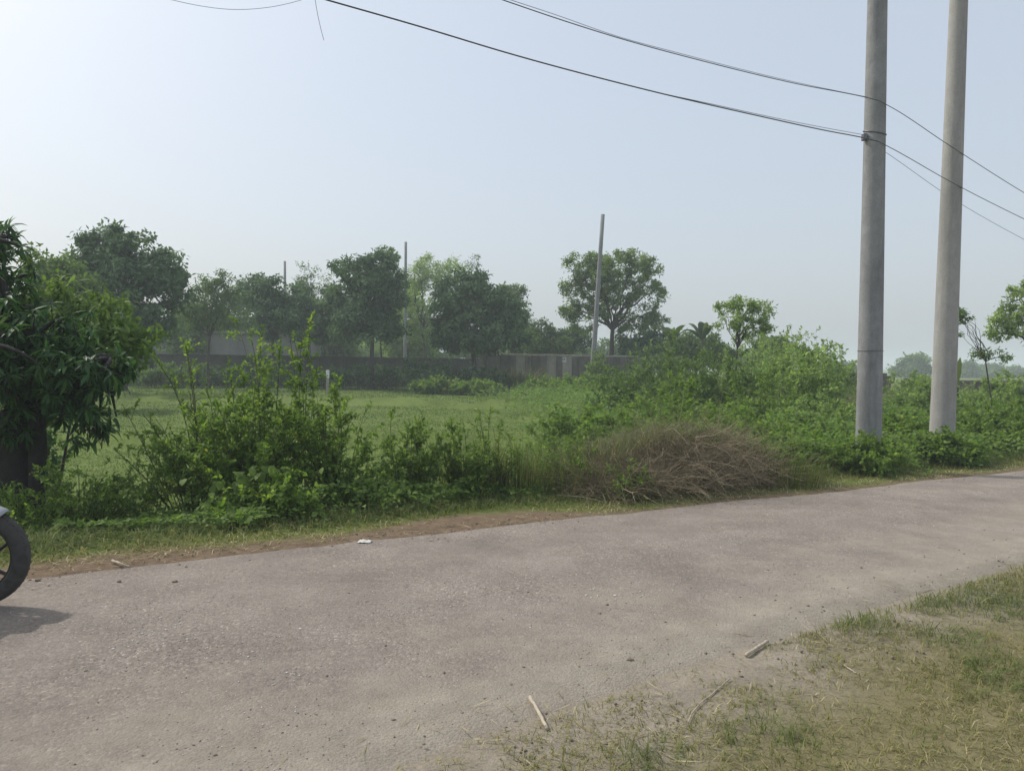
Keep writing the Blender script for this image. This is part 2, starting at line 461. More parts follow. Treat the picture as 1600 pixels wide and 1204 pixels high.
# nearer pole: leaning a little right
b1 = P(1357, 700, 12.0); b1[2] = gz(b1[0], b1[1])
t1 = P(1371, 0, 12.0); ext = (t1 - b1) * (10.4 / (t1 - b1)[2])
p1, v1 = pole('utility_pole', 'weathered grey concrete pole by the roadside carrying the clamped cables', 'concrete poles at the roadside', b1 + ext, b1, .122, .196, M['pole_grey'])
b2 = P(1471, 690, 13.1); b2[2] = gz(b2[0], b2[1])
t2 = P(1498, 0, 13.1); ext2 = (t2 - b2) * (10.4 / (t2 - b2)[2])
p2, v2 = pole('utility_pole', 'smoother tan concrete pole to the right of the weathered grey one', 'concrete poles at the roadside', b2 + ext2, b2, .118, .205, M['pole_tan'])
# steel band and cable clamp on the nearer pole
def ring_on(root, base, vec, h, r, wdt, name='band', mat=None, tilt=0):
    a = np.linspace(0, 2 * math.pi, 29)
    ctr = vec * (h / vec[2])
    pts = np.stack([ctr[0] + r * np.cos(a), ctr[1] + r * np.sin(a), ctr[2] + tilt * np.cos(a - 2.2)], 1)[None]
    q = tubes(pts, wdt, 6)
    return link(name, mesh_np(name, q[0], q[1], None, True), mat or M['steel'], root)
def rad1(h): return .196 + (.122 - .196) * h / 10.4
hband = (P(1368, 208, 12.0) - b1)[2]
ring_on(p1, b1, v1, hband, rad1(hband) + .004, .011, 'clamp_band', M['engine'], .05)
ring_on(p1, b1, v1, (P(1357, 548, 12.0) - b1)[2], rad1(1.6) + .001, .005, 'wire_tie', M['engine'])
cl = P(1351, 214, 11.93) - b1
me = boxm(cl - np.array([.03, .03, .05]), cl + np.array([.035, .06, .05]), .008)
br = link('cable_clamp', me, M['engine'], p1)
# the cables hang in one vertical plane along the road, touching the near faces of both poles
wd = np.array([b2[0] - b1[0], b2[1] - b1[1]]); wd /= np.linalg.norm(wd)
wd = RD
wp = np.array([b1[0], b1[1]]) - np.array([RN[0], RN[1]]) * .17
def WP(x, y, off=0.0):
    d = ray(x, y); o = EYE
    nx, ny = -wd[1], wd[0]
    tt = ((wp[0] - o[0]) * nx + (wp[1] - o[1]) * ny + off) / (d[0] * nx + d[1] * ny)
    return o + d * tt
def spline(pts, k=90):
    pts = np.array(pts); s = np.concatenate([[0], np.cumsum(np.linalg.norm(np.diff(pts, axis=0), axis=1))])
    m_ = np.gradient(pts, s, axis=0)
    out = []
    for q in np.linspace(0, s[-1], k):
        i = min(np.searchsorted(s, q, 'right') - 1, len(pts) - 2); h = s[i + 1] - s[i]; u = (q - s[i]) / h
        out.append((2 * u ** 3 - 3 * u * u + 1) * pts[i] + (u ** 3 - 2 * u * u + u) * h * m_[i] + (3 * u * u - 2 * u ** 3) * pts[i + 1] + (u ** 3 - u * u) * h * m_[i + 1])
    return np.array(out)
def cable(label, px, r, mat, off=0.0, extra0=None, extra1=None, group='overhead cables'):
    pts = [WP(x, y, off) for x, y in px]
    if extra0 is not None: pts = [pts[0] + (pts[0] - pts[1]) / np.linalg.norm(pts[0] - pts[1]) * extra0 + np.array([0, 0, .02 * extra0])] + pts
    if extra1 is not None: pts = pts + [pts[-1] + (pts[-1] - pts[-2]) / np.linalg.norm(pts[-1] - pts[-2]) * extra1 + np.array([0, 0, .03 * extra1])]
    base = pts[len(pts) // 2]
    q = tubes((spline(pts) - base)[None], r, 6)
    return tag(link('overhead_cable', mesh_np('overhead_cable', q[0], q[1], None, True), mat, None, base), label, 'cable', group)
cable('upper overhead cable running left from the weathered grey pole', [(785, 0), (870, 29), (958, 57), (1100, 96), (1240, 130), (1356, 153), (1372, 157)], .0055, M['cable'], 0, 14)
cable('thin strand wound beside the upper overhead cable on the left', [(785, -4), (870, 24), (958, 55), (1060, 83), (1240, 128), (1356, 152)], .003, M['thincable'], .012, 14)
cable('thickest lower overhead cable running left from the pole clamp', [(510, 0), (640, 37), (800, 85), (1000, 138), (1180, 180), (1290, 204), (1352, 216), (1372, 221)], .0075, M['cable'], 0, 12)
cable('thin second cable just above the thick lower one, ending at the clamp', [(1030, 145.2), (1120, 164.5), (1200, 182), (1290, 200), (1351, 211)], .0035, M['thincable'], .012)
cable('top cable going right from the grey pole past the tan pole', [(1372, 157), (1384, 163), (1480, 225), (1600, 301), (1720, 366), (1850, 424)], .0055, M['cable'], 0, None, 8)
cable('middle cable going right from the grey pole past the tan pole', [(1372, 221), (1384, 227), (1480, 281), (1600, 342), (1720, 396), (1850, 444)], .0055, M['cable'], 0, None, 8)
cable('thin lowest cable going right behind the tan pole', [(1372, 230), (1384, 238), (1480, 305), (1600, 374), (1720, 432), (1850, 480)], .0035, M['thincable'], .38, None, 8)
cable('faint thin wire sagging at the top left of the sky', [(200, -18), (268, 0), (310, 9), (360, 15), (410, 13), (465, 2), (495, -8)], .002, M['thincable'], 0, 2, 1)
cable('short loose wire end dangling near the thick lower cable', [(490, -14), (493, 4), (497, 26), (502, 48), (506, 63)], .0025, M['thincable'], 0)

def farpole(label, px_top, px_low, depth, w_px):
    tp = P(*px_top, depth); lo = P(*px_low, depth)
    bz = gz(lo[0], lo[1]); d = (tp - lo) / (tp - lo)[2]
    base = lo + d * (bz - lo[2])
    r = w_px * depth / F / 2
    pole('utility_pole', label, 'distant concrete poles', tp, base, r * .85, r * 1.25, M['pole_grey'], 10, 6)
farpole('tall leaning concrete pole standing in front of the large airy tree', (942, 335), (926, 572), 48.5, 7.0)
farpole('distant concrete pole rising left of the pale leafy tree', (634, 378), (633, 560), 60, 4.8)
farpole('farthest short-looking pole top above the dark trees on the left', (445, 408), (446, 560), 78, 4.2)

# ------------------------------------------------------------------ trees
def ell_world(ells, depth, seed):
    r = np.random.default_rng(seed)
    out = []
    for e in ells:
        cx, cy, rx, ry = e[:4]; dz = e[4] if len(e) > 4 else r.uniform(-.35, .35) * rx * depth / F
        c = P(cx, cy, depth + dz); k = depth / F
        out.append((c, np.array([rx * k, (rx + ry) * .5 * k, ry * k])))
    return out
def crown_points(ells, n_clump, per, clump_r, seed, surf=2.2, flat_=.75):
    r = np.random.default_rng(seed)
    vol = np.array([(e[1][0] * e[1][2]) for e in ells]); pr = vol / vol.sum()
    idx = r.choice(len(ells), n_clump, p=pr)
    u = nrm(r.normal(size=(n_clump, 3)))
    rad = r.random(n_clump) ** (1 / (3 * .8 + surf)) * r.uniform(.82, 1.16, n_clump)
    cen = np.array([ells[i][0] for i in idx]); rr = np.array([ells[i][1] for i in idx])
    cl = cen + u * rr * rad[:, None]
    outw = nrm(u / rr)
    cr = clump_r * r.uniform(.4, 1.25, n_clump)
    q = nrm(r.normal(size=(n_clump, per, 3)) + np.array([0, 0, .25])) * (r.random((n_clump, per, 1)) ** .45) * r.uniform(.75, 1.2, (n_clump, per, 1)) * np.array([1, 1, flat_])
    pts = cl[:, None] + q * cr[:, None, None]
    d = r.normal(size=q.shape) * .6 + nrm(q) * .35 + np.array([0, 0, -.25])
    nn = nrm(q) * 1.1 + r.normal(size=q.shape) * .35 + np.array([0, 0, .35]) + outw[:, None] * .25
    crnd = np.clip(np.repeat(r.random(n_clump), per) * .75 + r.random(n_clump * per) * .4 - .08, 0, 1)
    return cl, pts.reshape(-1, 3), d.reshape(-1, 3), nn.reshape(-1, 3), crnd
def limbs(base, fork, clumps, r0, seed, n_limb=9, n_twig=60, fork2=None):
    r = np.random.default_rng(seed)
    base = np.array(base); fork = np.array(fork)
    mid = (base + fork) / 2 + r.normal(0, .06, 3) * np.linalg.norm(fork - base)
    k = 8
    tr = bez((base - np.array([0, 0, .3]))[None], mid[None], fork[None], k)
    out = [tubes(tr, np.linspace(r0 * 1.25, r0 * .75, k)[None], 9)]
    sel = clumps[r.choice(len(clumps), min(n_limb, len(clumps)), replace=False)]
    f = np.repeat(fork[None], len(sel), 0)
    h = np.linalg.norm(sel - f, axis=1, keepdims=True)
    ctrl = f + (sel - f) * .4 + np.array([0, 0, .22]) * h + r.normal(size=sel.shape) * .08 * h
    lp = bez(f, ctrl, sel, 8)
    lp[:, 1:-1] += r.normal(size=lp[:, 1:-1].shape) * .025 * h[:, None]
    out.append(tubes(lp, np.linspace(r0 * .55, r0 * .12, 8)[None] * r.uniform(.7, 1.15, (len(sel), 1)), 6))
    # twigs from limb points to nearest remaining clumps
    lpts = lp[:, 2:].reshape(-1, 3)
    tg = clumps[r.choice(len(clumps), min(n_twig, len(clumps)), replace=False)]
    dd = np.linalg.norm(lpts[None] - tg[:, None], axis=2); st = lpts[dd.argmin(1)]
    hh = np.linalg.norm(tg - st, axis=1, keepdims=True)
    tp = bez(st, (st + tg) / 2 + np.array([0, 0, .12]) * hh + r.normal(size=tg.shape) * .08 * hh, tg, 6)
    out.append(tubes(tp, np.linspace(r0 * .2, r0 * .05, 6)[None], 4))
    return cat(out)
_seed = [100]
def tree(label, base_px, depth, fork_px, ells, mat, leaf=(.2, .1), n_clump=150, per=40, clump_r=.5, r0=.13, name='tree', group=None,
         droop=.2, surf=2.2, n_limb=9, n_twig=60, ground=True, detail=0, extra=None, cat_='tree'):
    _seed[0] += 7; sd = _seed[0]
    E_ = ell_world(ells, depth, sd)
    bp = P(base_px[0], base_px[1], depth)
    base = np.array([bp[0], bp[1], gz(bp[0], bp[1])])
    fork = P(fork_px[0], fork_px[1], depth)
    per = int(per * (1.7 if depth > 59 else 2.6)); n_clump = int(n_clump * .7); clump_r = clump_r * 1.22; leaf = (leaf[0] * 1.08, leaf[1] * 1.15)
    cl, p, d, nn, rd = crown_points(E_, n_clump, per, clump_r, sd, surf)
    r = np.random.default_rng(sd + 1)
    L = leaf[0] * r.uniform(.65, 1.3, len(p)); W = leaf[1] * 1.2 * r.uniform(.7, 1.25, len(p))
    root = thing(name, label, cat_, base, group)
    lm = limbs(base, fork, cl, r0, sd + 2, n_limb, n_twig)
    link('trunk', loc_mesh('trunk', lm, base, True), M['bark'], root)
    cr = link('crown', loc_mesh('crown', leaves(p, d, nn, L, W, rd, droop, .15, detail), base), mat, root)
    cr['kind'] = 'stuff'
    return root, base
GB = 'trees beyond the boundary wall'
# left background
tree('tall dark tree with a knobbly top behind the nearest left tree', (190, 580), 38, (195, 500),
     [(186, 378, 26, 34), (160, 400, 34, 38), (215, 420, 45, 45), (255, 425, 34, 42), (180, 450, 60, 60), (240, 480, 50, 50), (130, 440, 36, 45), (275, 455, 18, 40), (110, 405, 10, 10), (200, 510, 70, 40)],
     M['dark'], (.24, .1), 330, 38, .5, .16, group=GB)
tree('lighter green tree between the nearest left tree and the tall dark tree', (95, 600), 30, (95, 520),
     [(95, 445, 40, 35), (120, 470, 45, 40), (80, 500, 50, 50), (140, 500, 40, 40), (60, 440, 25, 50)],
     M['mid'], (.2, .09), 190, 36, .42, .12, group=GB)
tree('small pale umbrella-shaped tree before the long grey shed', (327, 575), 46, (328, 525),
     [(340, 440, 30, 17), (325, 465, 26, 22), (355, 470, 26, 22), (310, 495, 34, 22), (345, 500, 34, 18)],
     M['mid'], (.17, .06), 150, 26, .42, .09, group=GB, surf=1.2)
tree('dark spreading tree under the farthest pole', (430, 580), 50, (425, 525),
     [(395, 450, 22, 22), (430, 455, 34, 28), (410, 485, 42, 34), (460, 480, 36, 34), (480, 505, 40, 30), (440, 510, 60, 22), (505, 500, 22, 28)],
     M['dark'], (.22, .09), 250, 34, .5, .14, group=GB)
tree('thin twiggy light tree beside the round mango tree, left side', (488, 580), 56, (486, 500),
     [(480, 425, 14, 14), (490, 445, 26, 20), (505, 465, 24, 22), (475, 455, 18, 18), (500, 490, 30, 25)],
     M['mid'], (.15, .05), 120, 18, .5, .07, group=GB, surf=.8)
tree('round mango tree with a forked trunk, light on top', (583, 580), 48, (582, 530),
     [(555, 425, 36, 26), (585, 430, 40, 30), (610, 445, 26, 32), (540, 460, 32, 34), (575, 470, 55, 45), (605, 490, 32, 38), (560, 505, 46, 28), (600, 515, 30, 20)],
     M['dark'], (.26, .09), 340, 36, .45, .15, group=GB)
tree('sparse twig topped sapling poking above the round mango tree', (606, 580), 50, (606, 430),
     [(604, 392, 14, 10), (612, 402, 10, 8)], M['mid'], (.16, .08), 22, 12, .3, .05, group=GB, n_limb=8, n_twig=20)
tree('pale green feathery tree between the two dark mango trees', (660, 580), 63, (660, 520),
     [(675, 420, 30, 20), (650, 435, 24, 24), (700, 425, 30, 22), (665, 460, 38, 34), (655, 500, 30, 40), (720, 430, 20, 16), (640, 480, 18, 40)],
     M['pale'], (.18, .06), 260, 34, .55, .14, group=GB)
tree('broad dark mango tree left of the wall sign', (735, 580), 47, (738, 545),
     [(735, 450, 34, 26), (710, 475, 36, 34), (760, 475, 38, 34), (740, 500, 60, 44), (700, 515, 26, 32), (790, 500, 34, 40), (760, 530, 56, 22), (715, 535, 36, 18)],
     M['dark'], (.26, .09), 360, 38, .45, .16, group=GB)
tree('hazy lighter tree behind the right side of the broad mango', (800, 580), 58, (800, 500),
     [(800, 465, 24, 20), (785, 480, 26, 24), (808, 495, 18, 30)], M['mid'], (.2, .08), 110, 30, .5, .12, group=GB)
tree('thin scraggly tree with bare shoots above the broad mango', (745, 580), 60, (744, 440),
     [(742, 408, 9, 9), (738, 422, 14, 12)], M['mid'], (.15, .06), 22, 12, .35, .05, group=GB, n_limb=8, n_twig=20)
tree('large airy tree with visible limbs beside the tall leaning pole', (955, 590), 51, (957, 515),
     [(975, 398, 22, 18), (1000, 405, 24, 20), (935, 408, 24, 18), (905, 415, 24, 20), (1020, 430, 20, 26), (900, 450, 22, 24), (960, 430, 50, 26), (925, 450, 34, 26),
      (1010, 460, 28, 26), (965, 465, 44, 28), (895, 485, 18, 18), (930, 490, 36, 20), (1000, 495, 30, 22), (1020, 505, 18, 24), (910, 510, 24, 14), (985, 520, 36, 12)],
     M['light'], (.18, .065), 520, 24, .34, .17, group=GB, surf=1.0, n_limb=16, n_twig=130)
for lab, bx, dep, es, mm, nc_ in [
    ('dark low tree behind the wall, left of the tall leaning pole', 845, 56, [(845, 520, 18, 16), (860, 535, 26, 16), (835, 540, 22, 14), (880, 540, 20, 16)], 'mid', 90),
    ('dark round bushy tree just behind the wall sign', 890, 58, [(885, 530, 22, 16), (905, 535, 22, 16), (870, 545, 28, 12)], 'dark', 90),
    ('dark leafy mass under the large airy tree, right of its trunk', 1005, 50, [(1000, 545, 30, 20), (1030, 540, 34, 22), (985, 560, 24, 16), (1055, 550, 30, 22)], 'dark', 170),
    ('rounded dark bush beneath the banana leaves', 1085, 47, [(1075, 548, 28, 22), (1100, 545, 30, 22), (1060, 560, 30, 18), (1120, 555, 26, 20)], 'mid', 150),
    ('low dark tree right of the small slender tree', 1190, 44, [(1215, 545, 18, 14), (1195, 550, 26, 16), (1235, 555, 20, 12)], 'mid', 90)]:
    tree(lab, (bx, 585), dep, (bx, 560), es, M[mm], (.22, .09), nc_, 34, .45, .08, group='low trees along the wall', n_limb=6, n_twig=20)
tree('light green leafy sapling just right of the nearest left tree', (70, 760), 9.6, (115, 620),
     [(150, 490, 45, 32), (195, 505, 38, 30), (120, 520, 50, 40), (215, 540, 28, 30), (170, 540, 60, 45), (235, 515, 14, 14), (90, 470, 40, 30)],
     M['mid'], (.12, .032), 95, 10, .2, .018, droop=.35, detail=2, n_limb=10, n_twig=80)
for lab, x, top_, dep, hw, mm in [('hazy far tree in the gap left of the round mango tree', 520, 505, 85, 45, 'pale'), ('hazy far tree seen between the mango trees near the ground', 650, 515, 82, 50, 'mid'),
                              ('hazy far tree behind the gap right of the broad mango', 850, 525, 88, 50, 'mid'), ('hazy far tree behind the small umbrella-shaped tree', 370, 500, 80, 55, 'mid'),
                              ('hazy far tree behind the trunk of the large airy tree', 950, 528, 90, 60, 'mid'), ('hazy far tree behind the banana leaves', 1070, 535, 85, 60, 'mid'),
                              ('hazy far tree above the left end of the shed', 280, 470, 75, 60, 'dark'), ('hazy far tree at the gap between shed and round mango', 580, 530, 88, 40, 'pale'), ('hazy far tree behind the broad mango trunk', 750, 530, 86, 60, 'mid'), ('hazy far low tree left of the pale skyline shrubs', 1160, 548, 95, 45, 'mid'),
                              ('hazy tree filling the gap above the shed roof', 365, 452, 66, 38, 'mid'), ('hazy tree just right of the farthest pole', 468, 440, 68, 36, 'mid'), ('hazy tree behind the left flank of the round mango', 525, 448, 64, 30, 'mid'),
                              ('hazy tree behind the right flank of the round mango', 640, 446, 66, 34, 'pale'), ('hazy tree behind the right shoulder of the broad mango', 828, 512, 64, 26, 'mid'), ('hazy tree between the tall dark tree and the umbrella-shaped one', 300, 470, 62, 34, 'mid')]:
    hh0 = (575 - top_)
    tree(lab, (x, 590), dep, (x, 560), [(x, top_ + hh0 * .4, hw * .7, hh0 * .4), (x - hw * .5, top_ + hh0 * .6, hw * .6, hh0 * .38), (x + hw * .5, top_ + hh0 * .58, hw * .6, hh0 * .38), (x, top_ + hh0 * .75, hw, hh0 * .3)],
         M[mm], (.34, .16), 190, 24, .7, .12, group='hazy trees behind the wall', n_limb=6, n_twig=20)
tree('small slender tree with a thin crooked stem above the weeds', (1152, 615), 24, (1152, 545),
     [(1162, 474, 26, 12), (1134, 482, 18, 12), (1186, 484, 22, 15), (1150, 500, 34, 14), (1188, 508, 20, 14), (1165, 525, 28, 10)],
     M['pale'], (.10, .03), 120, 17, .17, .035, surf=1.0, n_limb=12, n_twig=90)
tree('bright airy tree cut off at the right edge', (1640, 640), 24, (1622, 540),
     [(1592, 455, 14, 14), (1570, 490, 26, 18), (1600, 480, 30, 30), (1560, 515, 22, 18), (1595, 515, 34, 22), (1640, 470, 40, 40), (1650, 510, 50, 30), (1625, 445, 30, 22)],
     M['pale'], (.11, .036), 190, 22, .2, .07, surf=1.2, n_limb=14, n_twig=100)
tree('bent spindly sapling beside the tan pole', (1563, 660), 19, (1540, 565),
     [(1502, 488, 14, 11), (1512, 500, 10, 7), (1497, 500, 8, 7), (1535, 552, 14, 8), (1570, 556, 14, 9), (1497, 525, 5, 5)],
     M['mid'], (.08, .02), 46, 13, .13, .02, surf=.6, n_limb=14, n_twig=60)
for lab, cx, cy, rx, ry, dep in [('small rounded tree on the far horizon between the two roadside poles', 1428, 572, 30, 14, 150), ('low far tree just right of the tan pole', 1508, 580, 20, 12, 170),
                                 ('middle one of the far tree clumps on the right horizon', 1545, 580, 22, 11, 180), ('far rounded tree near the right edge on the horizon', 1585, 582, 22, 9, 190),
                                 ('far low tree just left of the grey pole on the horizon', 1320, 578, 16, 9, 170)]:
    tree(lab, (cx, 590), dep, (cx, cy + ry * .6), [(cx, cy, rx, ry), (cx - rx * .6, cy + ry * .4, rx * .6, ry * .7), (cx + rx * .55, cy + ry * .35, rx * .6, ry * .7), (cx + rx * .1, cy - ry * .3, rx * .5, ry * .8)],
         M['mid'], (.55, .28), 110, 30, 1.1, .2, group='trees on the far horizon', n_limb=6, n_twig=20)

# ------------------------------------------------------------------ shrubs
def shrub_geo(base, wid, hgt, n_stem, twigs, per, leaf, r, lean=(0, 0), stem_r=.006, spread=.12, top=.55, twl=.3, wy=None, detail=1):
    """stems arching out of the base, side twigs, leaves along the twigs"""
    a = r.uniform(0, 2 * math.pi, n_stem); q = np.sqrt(r.random(n_stem))
    wy = wy or wid
    tip = np.stack([np.cos(a) * q * wid / 2 + lean[0] * hgt, np.sin(a) * q * wy / 2 + lean[1] * hgt, hgt * (1 - .5 * q ** 2) * r.uniform(top, 1, n_stem)], 1) + base
    b0 = base + np.stack([np.cos(a) * q * wid * spread, np.sin(a) * q * wy * spread, np.zeros(n_stem)], 1)
    b0[:, 2] = H(b0[:, 0], b0[:, 1]) - .03
    ctrl = b0 + (tip - b0) * np.array([.25, .25, .65]) + r.normal(size=tip.shape) * .05 * hgt
    st = bez(b0, ctrl, tip, 7)
    tw_t = r.uniform(.18, 1, (n_stem, twigs)); ti = tw_t * 6; i0 = np.clip(ti.astype(int), 0, 5); fr = (ti - i0)[..., None]
    row = np.arange(n_stem)[:, None]
    p0 = st[row, i0] * (1 - fr) + st[row, i0 + 1] * fr
    tang = nrm(st[row, i0 + 1] - st[row, i0])
    dr = nrm(tang * .7 + nrm(r.normal(size=p0.shape)) * .8 + np.array([0, 0, .15]))
    ln = twl * r.uniform(.4, 1.2, (n_stem, twigs, 1)) * (1.15 - .6 * tw_t[..., None])
    p0 = p0.reshape(-1, 3); dr = dr.reshape(-1, 3); ln = ln.reshape(-1, 1)
    p2 = p0 + dr * ln; p2[:, 2] -= (ln[:, 0] * .15)
    tw = bez(p0, p0 + dr * ln * .5 + np.array([0, 0, .06]) * ln, p2, 5)
    m_ = per
    lt = (np.arange(m_) + r.random((len(tw), m_))) / m_ * 4; j0 = np.clip(lt.astype(int), 0, 3); fr = (lt - j0)[..., None]
    row = np.arange(len(tw))[:, None]
    lp = tw[row, j0] * (1 - fr) + tw[row, j0 + 1] * fr
    tg = nrm(tw[row, j0 + 1] - tw[row, j0])
    ld = tg * .55 + nrm(r.normal(size=lp.shape)) * .75 + np.array([0, 0, .05])
    nn = r.normal(size=lp.shape) * .45 + np.array([0, 0, 1.0])
    N = lp.shape[0] * m_
    gl = np.repeat(r.random(len(tw)), m_)
    rd = np.clip(gl * .5 + r.random(N) * .6 - .05, 0, 1)
    sz = r.uniform(.55, 1.25, N)
    lv = leaves(lp.reshape(-1, 3), ld.reshape(-1, 3), nn.reshape(-1, 3), leaf[0] * sz, leaf[1] * sz, rd, .18, .16, detail)
    sm = cat([tubes(st, np.linspace(stem_r, stem_r * .4, 7)[None] * r.uniform(.6, 1.3, (n_stem, 1)), 4), (tubes(tw[:, ::2], np.linspace(stem_r * .45, stem_r * .2, 3)[None], 3) if detail else tubes(tw[::2, ::4], np.linspace(stem_r * .45, stem_r * .2, 2)[None], 3))])
    return sm, lv
def shrub(label, x_px, depth, wid, hgt, n_stem, twigs, per, leaf, mat='shrub', group='roadside shrubs', name='shrub', cat_='shrub', **kw):
    _seed[0] += 5; r = np.random.default_rng(_seed[0])
    q = P(x_px, 600, depth); base = np.array([q[0], q[1], gz(q[0], q[1])])
    if depth < 12: leaf = (leaf[0] * .72, leaf[1] * .7); per = int(per * 1.4)
    kw['detail'] = 1 if depth < 11 else 0
    sm, lv = shrub_geo(base, wid, hgt, n_stem, twigs, per, leaf, r, **kw)
    root = thing(name, label, cat_, base, group)
    link('stem', loc_mesh('stem', sm, base, True), M['stem'], root)
    f = link('foliage', loc_mesh('foliage', lv, base), M[mat], root); f['kind'] = 'stuff'
    return root, base
LF = (.075, .045)
# the big bush between the left tree and the field
shrub('tallest leafy shrub with two upright tips in the big roadside bush', 405, 8.9, 1.3, 2.7, 26, 14, 13, (.07, .042), top=.45, spread=.2, twl=.42)
shrub('right upright shoot of the big roadside bush, narrow top', 472, 9.1, .5, 2.8, 9, 14, 12, (.07, .042), top=.75, spread=.2)
shrub('left shrub of the big roadside bush with bare arching stems', 310, 8.6, 1.6, 2.3, 28, 12, 11, (.07, .04), top=.4, twl=.4, lean=(-.05, 0), stem_r=.009)
shrub('dense rounded middle of the big roadside bush', 385, 8.5, 1.9, 1.75, 52, 12, 14, (.075, .05), top=.6)
shrub('right rounded shoulder of the big roadside bush by the white stake', 525, 8.8, 1.3, 1.8, 30, 12, 13, (.07, .045), top=.6)
shrub('low broad-leaved skirt at the foot of the big roadside bush', 440, 8.0, 1.5, .65, 26, 9, 11, (.085, .06), top=.5)
def vine_leaves(root, base, px_list, depth):
    r = np.random.default_rng(88)
    pr = []
    for q in range(5):
        v, f_, a_ = leaves(np.zeros((1, 3)), np.array([[1.0, 0, 0]]), np.array([[0, 0, 1.0]]), .12, .10, np.array([[.35, .5, .6, .75, .88][q]]).ravel(), .3, .1, 2)
        me = mesh_np('leaf', v, f_, {'rnd': a_}); me.materials.append(M['weed']); pr.append(me)
    for x, y in px_list:
        w_ = P(x, y, depth + r.uniform(-.1, .1)) - base
        o = link('leaf', pr[r.integers(0, 5)], None, root, w_)
        k = r.uniform(.6, 1.15); o.scale = (k, k, k)
        o.rotation_euler = (r.normal(0, .35), r.uniform(.1, .8), r.uniform(-2.6, -.4))
_r = np.random.default_rng(14)
vr, vb = shrub('large-leaved vine creeping over the front of the big roadside bush', 390, 7.95, .9, .5, 12, 7, 9, (.08, .06), mat='weed', top=.4)
vine_leaves(vr, vb, [(_r.normal(385, 45), _r.uniform(725, 800)) for _ in range(60)], 7.85)
shrub('dark low tangle in front of the nearest left tree', 120, 7.7, 1.5, .95, 36, 9, 11, (.06, .035), top=.45, mat='shrub')
shrub('thin twiggy plant left of the big bush, field showing behind', 195, 8.2, .9, .75, 16, 8, 9, (.06, .03), top=.5)
shrub('shaded weeds around the foot of the left tree trunk', 30, 7.6, 1.1, .75, 22, 9, 11, (.065, .035), top=.5)
shrub('dark bush filling the space behind the left tree trunk', -5, 9.7, 1.7, 1.9, 46, 12, 13, (.09, .05), mat='mango', top=.6, spread=.3)
shrub('bright leafy shrub between the big bush and the tall grass', 640, 8.9, .85, 1.4, 26, 10, 12, (.08, .05), mat='weed', top=.5)
shrub('low green shrub right of the bright leafy one', 720, 9.1, .75, 1.15, 22, 10, 12, (.07, .045), mat='weed', top=.45)
shrub('low weedy shrub at the gap before the tall grass clump', 565, 8.6, .7, .7, 14, 9, 11, (.07, .04), top=.5)
shrub('straggly shrub among tall grass, left of the dry brush pile', 775, 9.3, .7, 1.4, 18, 9, 11, (.06, .03), mat='weed', top=.5)
shrub('leafy weeds growing into the left flank of the brush pile', 905, 9.6, 1.0, .75, 20, 9, 10, (.06, .035), mat='weed', top=.45)
shrub('leafy weeds growing into the right flank of the brush pile', 1215, 10.6, 1.1, .8, 20, 9, 10, (.06, .035), mat='weed', top=.45)
shrub('small green weed sprouting in front of the brush pile', 985, 9.0, .7, .5, 12, 8, 9, (.055, .03), mat='weed', top=.4)
shrub('thin green weeds poking out of the top of the brush pile', 1090, 10.1, 1.5, 1.15, 16, 8, 8, (.055, .026), mat='weed', top=.6)
shrub('green shrub behind the left end of the dry brush pile', 860, 11, 1.2, 1.2, 22, 10, 12, (.07, .04), mat='weed', top=.5)
# right: the overgrown slope
sp = [('leafy shrub behind the middle of the dry brush pile', 960, 13.5, 1.9, 1.45), ('leafy shrub at the field corner, left edge of the overgrown slope', 900, 17, 2.2, 1.3),
      ('wide green shrub below the small slender tree', 1130, 13.5, 2.2, 1.5), ('round weed-covered shrub left of the grey pole', 1235, 12.5, 1.6, .95),
      ('tall pale shrub behind the grey pole, left side', 1290, 17, 2.0, 1.4), ('hazy broad shrub at the skyline below the banana leaves', 1060, 26, 3.6, 3.1),
      ('skyline shrub between the slender tree and the banana leaves', 1120, 22, 2.8, 2.8), ('pale feathery skyline shrub right of the slender tree', 1215, 36, 4.2, 3.4),
      ('pale rounded skyline shrub farthest right before the grey pole', 1285, 40, 4.0, 3.3), ('shrub on the slope below the large airy tree', 985, 24, 2.8, 2.2),
      ('green shrub filling the gap between the roadside poles', 1415, 14.5, 1.4, .95), ('weedy shrub right of the tan pole', 1545, 15, 1.8, 1.05),
      ('dim shrub at the right edge below the sapling', 1595, 18, 2.2, 1.2), ('small shrub in front of the low ruined wall', 1440, 21, 2.0, 1.0),
      ('mid-slope shrub above the dry brush pile', 1050, 17, 2.6, 1.9), ('mid-slope shrub left of the grey pole, farther back', 1190, 18, 2.6, 2.0),
      ('leafy weed clump hiding the foot of the grey pole', 1345, 11.6, 1.3, .55), ('leafy weed clump hiding the foot of the tan pole', 1475, 12.75, 1.2, .55),
      ('tall pale scrub on the skyline behind the slender tree', 1180, 28, 3.2, 3.5), ('tall pale scrub on the skyline halfway to the grey pole', 1255, 30, 3.2, 3.5), ('pale scrub on the skyline nearest the grey pole', 1308, 27, 2.4, 2.7),
      ('pale hazy scrub before the low wall between the roadside poles', 1405, 26, 2.6, 1.75), ('pale hazy scrub beside the tan pole before the low wall', 1455, 24, 1.8, 1.5), ('pale hazy scrub before the low wall left of the sapling', 1525, 25, 2.4, 1.6), ('pale hazy scrub at the right edge before the low wall', 1590, 24, 2.4, 1.75),
      ('light shrub leaning over the slope beside the slender tree stem', 1250, 20, 2.4, 2.3)]
